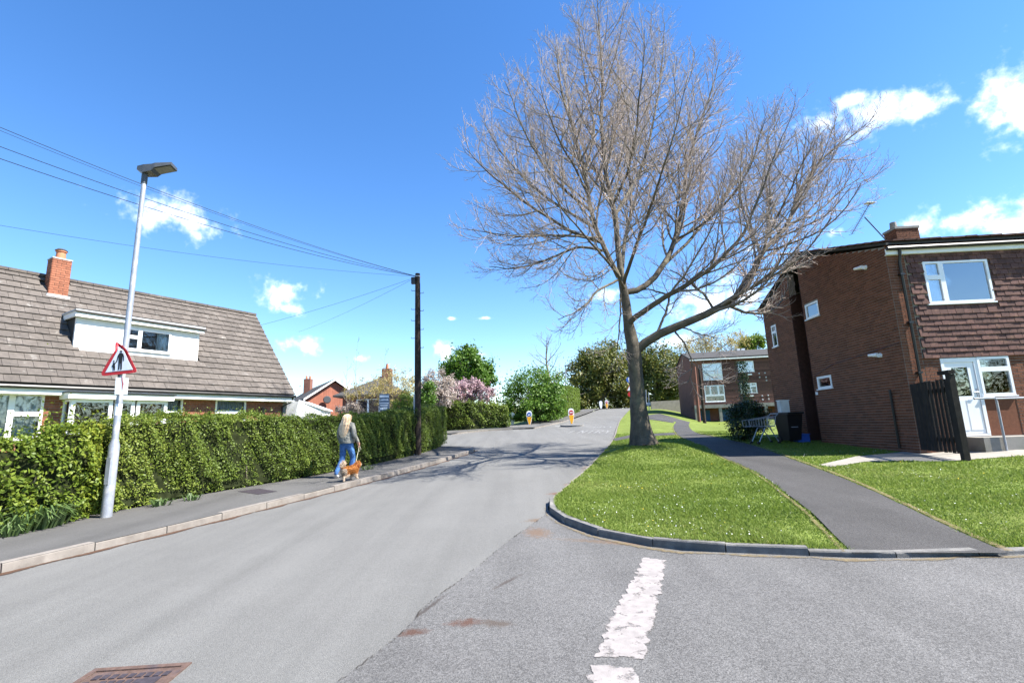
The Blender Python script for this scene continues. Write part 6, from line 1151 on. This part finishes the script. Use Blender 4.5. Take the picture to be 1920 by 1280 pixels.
def manhole():
    c = onsurf(360, 1243, zr); c2 = onsurf(178, 1255, zr); n = c - c2; n.z = 0; L = n.length; n.normalize(); d = Vector((-n.y, n.x, 0)); Wd = .62; print('manhole', L); O = c - n * L - d * Wd; sl = Vector((n.x, n.y, (zr(c.x, c.y) - zr(c.x - n.x, c.y - n.y)))).normalized(); sd = Vector((d.x, d.y, zr(c.x + d.x, c.y + d.y) - zr(c.x, c.y))).normalized(); up = sl.cross(sd)
    O.z = zr(O.x, O.y); R = empty('drain_cover', 'rusty iron drain cover with square treads at the lower left', 'manhole cover', O); pt = part_of(R); fb = lambda mb, a, b, e, f, z0, z1: mb.fbox(O, sl, up, sd, a, b, z0, z1, e, f)
    q = MB()
    for r in ((0, L, 0, .04), (0, L, Wd - .04, Wd), (0, .04, .04, Wd - .04), (L - .04, L, .04, Wd - .04)): fb(q, r[0], r[1], r[2], r[3], -.03, .009)
    pt(q.build('frame', 'iron_rust', R)); q = MB(); fb(q, .045, L - .045, .045, Wd - .045, -.03, .002); pt(q.build('lid', 'iron_rust', R)); nx, ny = 9, 6
    for i in range(nx):
        for j in range(ny):
            if (i, j) in ((1, 1), (1, 4), (7, 1), (7, 4), (0, 1), (8, 4)): continue
            x = .07 + i * (L - .14) / nx + (.02 if j % 2 else 0); y = .07 + j * (Wd - .14) / ny; q = MB(); fb(q, x, x + .036, y, y + .05, .0025, .0085); pt(q.build('tread', 'iron_dark', R))
    for i, j in ((1, 1), (7, 4)): x = .05 + i * (L - .14) / nx; y = .05 + j * (Wd - .14) / ny; q = MB(); fb(q, x, x + .11, y, y + .09, .0025, .007); pt(q.build('key_plate', 'iron_dark', R))
    a = onsurf(480, 922, zp); b = onsurf(520, 928, zp); q = MB(); q.add([(p.x, p.y, zp(p.x, p.y) + .006) for p in (onsurf(445, 921, zp), onsurf(486, 916, zp), onsurf(520, 921, zp), onsurf(484, 927, zp))], [(0, 1, 2, 3)]); tag(q.build('pavement_cover', 'iron_dark'), 'flat dark service cover set in the pavement by the hedge', 'cover')
manhole()
def bins():
    def base(u, v): return onsurf(u, v, zv)
    b = base(1483, 829); R = empty('wheelie_bin', 'black wheelie bin against the shaded brick wall', 'bin', b, D2R(10)); q = MB(); vs = []
    for z, w, d in ((.08, .22, .24), (.95, .29, .35)): vs += [(-w, -d, z), (w, -d, z), (w, d, z), (-w, d, z)]
    q.add(vs, [(0, 3, 2, 1), (4, 5, 6, 7)] + [(k, (k + 1) % 4, 4 + (k + 1) % 4, 4 + k) for k in range(4)]); q.build('body', 'black_plastic', R); q = MB(); q.box((0, -.02, .985), (.62, .78, .06)); q.box((0, .36, .95), (.5, .05, .05)); q.build('lid', 'black_plastic', R)
    for s in (-1, 1): q = MB(); q.tube([(s * .21, .22, .1), (s * .26, .22, .1)], .1, 12); q.build('wheel', 'black_plastic', R)
    q = MB(); q.box((-.02, -.34, .66), (.26, .02, .36), Matrix.Rotation(D2R(-6), 4, 'X')); q.build('label', 'sign_white', R)
    W = empty('white_box', 'upright white box standing on the lid of the black bin', 'box', b + Vector((-.1, 0, 1.02))); q = MB(); q.box((0, 0, .2), (.3, .22, .4)); q.build('body', 'curtain', W); q = MB(); q.box((0, 0, .41), (.34, .25, .025)); q.build('lid', 'upvc', W)
    c = base(1503, 828); q = MB(); q.box((c.x, c.y, c.z + .12), (.42, .3, .26)); q.box((c.x, c.y, c.z + .26), (.46, .34, .03)); tag(q.build('recycling_box', 'blue_sign'), 'low dark blue box beside the black bin', 'box')
    t = base(1432, 832); R = empty('metal_trolley', 'grey metal trolley with a wire basket standing beside the dark bush', 'trolley', t, D2R(4)); mt = 'galv'
    def wire(nm, pts, r=.013): q = MB(); q.tube(pts, r, 6); return q.build(nm, mt, R)
    zb, zt = .58, .86; bk = [(-.52, zb + .02), (.33, zb), (.4, zt + .06), (-.55, zt - .06)]
    for y in (-.22, .22):
        for a, b_ in zip(bk, bk[1:] + bk[:1]): wire('basket_rail', [(a[0], y, a[1]), (b_[0], y, b_[1])], .012)
        for k in range(1, 9): x = -.5 + k * .095; wire('basket_wire', [(x, y, zb + .01), (x - .01, y, zt - .05 + .01 * k)], .005)
        wire('leg', [(-.3, y, .02), (-.02, y, .54), (.14, y, .55), (.42, y, .04)], .017); q = MB(); q.tube([(-.3, y - .02, .05), (-.3, y + .02, .05)], .05, 10); q.build('wheel', 'black_plastic', R); q = MB(); q.tube([(.42, y - .02, .05), (.42, y + .02, .05)], .05, 10); q.build('wheel', 'black_plastic', R)
    for k in range(10): x = -.52 + k * .094; wire('basket_wire', [(x, -.22, zb + .015), (x, .22, zb + .015)], .005)
    for k in range(6): y = -.22 + k * .088; wire('basket_wire', [(-.52, y, zb + .015), (.33, y, zb)], .005); wire('basket_wire', [(.33, y, zb), (.4, y, zt + .06)], .006)
    wire('handle', [(.4, -.22, zt + .05), (.5, -.22, zt + .14), (.5, .22, zt + .14), (.4, .22, zt + .05)], .016)
bins()
# ---------------------------------------------------------------- woman and dog
pmat('denim', (.05, .13, .31), .85, .25, 22, bump=.9, bscale=28, col2=(.11, .25, .52), c2scale=6); pmat('jacket', (.26, .25, .21), .85, .2, 14, bump=.9, bscale=25, col2=(.12, .125, .11), c2scale=9, c2lo=.45, c2hi=.6); pmat('skin', (.55, .3, .21), .55, .08, 10); pmat('blonde_hair', (.66, .48, .29), .5, .2, 40, col2=(.78, .64, .45), c2scale=22, c2lo=.4, c2hi=.6); pmat('shoe', (.5, .5, .5), .6, .1, 9)
leafmat('dog_fur', [(.3, .1, .025), (.42, .17, .045), (.48, .27, .11), (.58, .46, .34), (.62, .54, .45)], .15, .7, .2)
def skin_body(name, V, E, R, sub=2, root=0):
    me = bpy.data.meshes.new(name); me.from_pydata([Vector(v) for v in V], E, []); o = bpy.data.objects.new(name, me); COL.objects.link(o); m = o.modifiers.new('s', 'SKIN'); m.use_smooth_shade = True
    sv = me.skin_vertices[0].data
    for i, r in enumerate(R): sv[i].radius = r if hasattr(r, '__len__') else (r, r); sv[i].use_root = i == root
    s = o.modifiers.new('d', 'SUBSURF'); s.levels = s.render_levels = sub; dg = bpy.context.evaluated_depsgraph_get(); ev = o.evaluated_get(dg); out = bpy.data.meshes.new_from_object(ev); bpy.data.objects.remove(o); out.name = name
    for p in out.polygons: p.use_smooth = True
    return out
def woman():
    b = onsurf(648, 894, zp); ht = at(653, 776, b.y).z - b.z; k = ht / 1.69; W = empty('person', 'person with long blond hair, jacket and blue jeans walking a dog on the pavement', 'person', b, -D2R(17)); W.scale = (k, k, k)
    V = [(0, 0, .93), (0, .0, 1.1), (0, .0, 1.28), (0, -.005, 1.42), (0, .01, 1.49), (0, .03, 1.57), (0, .03, 1.635)]; R = [(.175, .14), (.16, .125), (.175, .12), (.105, .085), .056, (.082, .098), (.06, .07)]; E = [(i, i + 1) for i in range(6)]
    def chain(parent, pts):
        p = parent
        for c, r in pts: V.append(c); R.append(r); E.append((p, len(V) - 1)); p = len(V) - 1
        return p
    for s, leg in ((1, [((.1, .01, .84), .112), ((.11, .16, .5), .078), ((.11, .1, .28), .074), ((.11, .05, .1), .06), ((.115, .09, .045), .045), ((.12, .21, .035), .036)]), (-1, [((-.1, -.01, .84), .112), ((-.11, .0, .5), .078), ((-.11, -.14, .28), .072), ((-.11, -.27, .13), .058), ((-.115, -.25, .06), .044), ((-.12, -.14, .03), .036)])): chain(0, leg)
    for s in (1, -1):
        arm = [((s * .17, 0, 1.39), .078), ((s * .25, -.03, 1.2), .068), ((s * .285, -.04, 1.08), .062), ((s * .3, .06, .96), .052), ((s * .3, .12, .89), .034), ((s * .3, .15, .85), (.036, .022))] if s == 1 else [((s * .17, 0, 1.39), .078), ((s * .25, .0, 1.2), .068), ((s * .275, .03, 1.06), .06), ((s * .27, .12, .94), .05), ((s * .265, .17, .87), .034), ((s * .262, .19, .83), (.036, .022))]
        h = chain(3, arm); hx, hy, hz = V[h]
        for i, (dy, l) in enumerate(((.024, .055), (.008, .065), (-.008, .06), (-.024, .045))): chain(h, [((hx, hy + dy, hz - .04), .0095), ((hx - s * .012, hy + dy, hz - .04 - l * .55), .0085), ((hx - s * .03, hy + dy + .004, hz - .04 - l * .75), .0075)])
        chain(h, [((hx - s * .02, hy + .035, hz - .01), .0105), ((hx - s * .034, hy + .045, hz - .045), .0085)])
    me = skin_body('body', V, E, R)
    for m in ('jacket', 'denim', 'skin', 'shoe'): me.materials.append(MATS[m])
    for p in me.polygons:
        c = p.center
        p.material_index = 2 if c.z > 1.475 or (abs(c.x) > .21 and c.z < .915) else 3 if c.z < .085 else 1 if c.z < .955 and abs(c.x) < .215 else 0
    o = bpy.data.objects.new('body', me); COL.objects.link(o); o.parent = W
    # jacket hem and collar, hair, face
    q = MB(); rings = []
    for z, a, c in ((.9, .215, .17), (.93, .222, .175), (1.0, .215, .165), (1.1, .2, .15), (1.2, .2, .145)): rings.append([Vector((a * math.cos(t), c * math.sin(t) - .0, z)) for t in np.linspace(0, 6.2832, 25)[:-1]])
    vs = [p for r in rings for p in r]; q.add(vs, [(i * 24 + j, i * 24 + (j + 1) % 24, (i + 1) * 24 + (j + 1) % 24, (i + 1) * 24 + j) for i in range(4) for j in range(24)]); q.build('jacket_hem', 'jacket', W, True)
    q = MB(); rings = []; R_ = random.Random(5)
    for z, x, y, a, c in ((1.69, 0, .02, .02, .02), (1.68, 0, .02, .065, .075), (1.64, 0, .012, .096, .105), (1.57, 0, -.012, .108, .108), (1.5, 0, -.04, .115, .095), (1.4, -.005, -.095, .13, .07), (1.3, -.01, -.125, .135, .05), (1.2, -.015, -.14, .12, .042), (1.12, -.02, -.145, .09, .034), (1.05, -.025, -.145, .045, .02)):
        rings.append([Vector((x + a * math.cos(t) * (1 + .05 * math.sin(9 * t + z * 5)), y + c * math.sin(t) * (1 + .08 * math.sin(11 * t)), z)) for t in np.linspace(0, 6.2832, 37)[:-1]])
    vs = [p for r in rings for p in r]; nn = 36; q.add(vs, [(i * nn + j, i * nn + (j + 1) % nn, (i + 1) * nn + (j + 1) % nn, (i + 1) * nn + j) for i in range(len(rings) - 1) for j in range(nn)] + [tuple(range(nn - 1, -1, -1)), tuple(range(len(vs) - nn, len(vs)))]); hr = q.build('hair', 'blonde_hair', W, True); q = MB()
    for k_ in range(260):
        j = R_.randrange(nn); e = R_.uniform(1.01, 1.09); s0 = R_.randrange(1, 4); s1 = R_.randrange(7, len(rings)); ctr = [sum(r, Vector()) / nn for r in rings]; pts = [ctr[i] + (rings[i][j] - ctr[i]) * e + Vector((R_.gauss(0, .004), R_.gauss(0, .004), 0)) for i in range(s0, s1)]
        w_ = Vector((.0035, 0, 0)); b_ = len(pts); q.add([p - w_ for p in pts] + [p + w_ for p in pts], [(i, i + 1, b_ + i + 1, b_ + i) for i in range(b_ - 1)])
    o = q.build('hair_strands', 'blonde_hair', hr); o['kind'] = 'stuff'
    for s in (-1, 1):
        q = MB(); q.tube([(s * .034, .118, 1.565), (s * .034, .126, 1.565)], [.013, .009], 8); q.build('eye', 'black_paint', W); q = MB(); q.tube([(s * .084, .03, 1.53), (s * .092, .025, 1.56), (s * .086, .02, 1.59)], [.014, .02, .012], 6); q.build('ear', 'skin', W)
    q = MB(); q.tube([(0, .118, 1.56), (0, .142, 1.535), (0, .125, 1.525)], [.008, .014, .01], 6); q.build('nose', 'skin', W); q = MB(); q.tube([(-.022, .116, 1.5), (0, .122, 1.498), (.022, .116, 1.5)], .006, 5); q.build('mouth', 'red_paint', W)
    bpy.context.view_layer.update(); return W, W.matrix_world @ Vector((.3, .15, .81))
def dog():
    b = onsurf(655, 901, zp); D = empty('dog', 'fluffy orange and white dog walking on a lead beside the person', 'dog', b, D2R(56)); S = .84; D.scale = (S, S, S)
    V = [(-.17, 0, .31), (-.05, 0, .3), (.08, 0, .3), (.18, 0, .33), (.25, 0, .4), (.31, 0, .45), (.37, 0, .435), (.42, 0, .42)]; R = [(.1, .105), (.1, .105), (.11, .115), (.095, .105), .075, (.07, .068), (.04, .04), .022]; E = [(i, i + 1) for i in range(7)]
    def ch(p, pts):
        for c, r in pts: V.append(c); R.append(r); E.append((p, len(V) - 1)); p = len(V) - 1
    for s in (-1, 1):
        ch(0, [((-.15, s * .075, .24), .07), ((-.11, s * .08, .17), .048), ((-.2 + .05 * s, s * .08, .1), .027), ((-.19 + .06 * s, s * .08, .035), .023), ((-.16 + .06 * s, s * .08, .018), .024)])
        ch(3, [((.16, s * .065, .23), .055), ((.15 - .02 * s, s * .07, .13), .034), ((.16 - .06 * s, s * .07, .06), .025), ((.18 - .07 * s, s * .07, .02 + (.03 if s < 0 else 0)), .025)])
        ch(5, [((.295, s * .05, .505), .024), ((.29, s * .06, .54), .01)])
    ch(0, [((-.24, 0, .38), .04), ((-.25, .01, .46), .045), ((-.19, .02, .52), .042), ((-.12, .02, .52), .02)])
    me = skin_body('body', V, E, R); n = len(me.polygons)
    C = np.array([p.center for p in me.polygons]); N = np.array([p.normal for p in me.polygons]); A = np.array([p.area for p in me.polygons])
    def fcol(c): white = (c[:, 0] < -.17) & (c[:, 2] < .36) | (c[:, 2] < .2) | ((c[:, 2] > .4) & (c[:, 0] < -.1)) | (c[:, 0] > .36); return np.where(white, .8, .25)
    a = me.attributes.new('tint', 'FLOAT', 'FACE'); a.data.foreach_set('value', fcol(C).astype(np.float32)); me.materials.append(MATS['dog_fur']); o = bpy.data.objects.new('body', me); COL.objects.link(o); o.parent = D
    m = 11000; i = rng.choice(n, m, p=A / A.sum()); P = C[i] + rng.normal(0, .006, (m, 3)); nn = nrm(N[i] + rng.normal(0, .25, (m, 3)) + np.array([-.55, 0, -.35])); tail = (P[:, 2] > .4) & (P[:, 0] < -.08); low = P[:, 2] < .13; L = np.where(tail, .075, np.where(low, .014, np.where(P[:, 0] > .3, .015, .042))) * rng.uniform(.6, 1.2, m); s = nrm(np.cross(nn, rng.normal(0, 1, (m, 3)))) * .0032; Vf = np.stack([P - s, P + s, P + nn * L[:, None]], 1).reshape(-1, 3)
    o = link('fur', npmesh('fur', Vf, [np.arange(3 * m).reshape(m, 3)], np.clip(fcol(P) + rng.normal(0, .1, m), 0, 1)), 'dog_fur', D); o['kind'] = 'stuff'
    for s in (-1, 1): q = MB(); q.tube([(.365, s * .032, .468), (.372, s * .036, .469)], [.01, .007], 6); q.build('eye', 'black_paint', D)
    q = MB(); q.tube([(.435, 0, .425), (.446, 0, .424)], [.014, .01], 8); q.build('nose', 'black_paint', D); q = MB(); q.tube([Vector((.235, 0, .385)) + Vector((-.35, 0, .6)).normalized() * .085 * math.cos(t) + Vector((0, 1, 0)) * .085 * math.sin(t) for t in np.linspace(0, 6.2832, 17)], .009, 6); q.build('collar', 'red_paint', D)
    bpy.context.view_layer.update(); return D.matrix_world @ Vector((.2, 0, .46))
_w, hand = woman(); neck = dog(); _q = MB(); _q.tube([hand + Z3 * .03, hand - Z3 * .04, hand.lerp(neck, .35) - Z3 * .02, hand.lerp(neck, .7) - Z3 * .015, neck], .006, 6); _q.tube([hand + Vector((.02, 0, .0)), hand + Vector((.05, 0, -.08)), hand + Vector((.01, 0, -.14)), hand + Vector((-.01, 0, -.06))], .006, 6); tag(_q.build('dog_lead', pmat('lead_cord', (.45, .42, .3), .8)), 'thin pale dog lead from the hand down to the dog', 'lead')
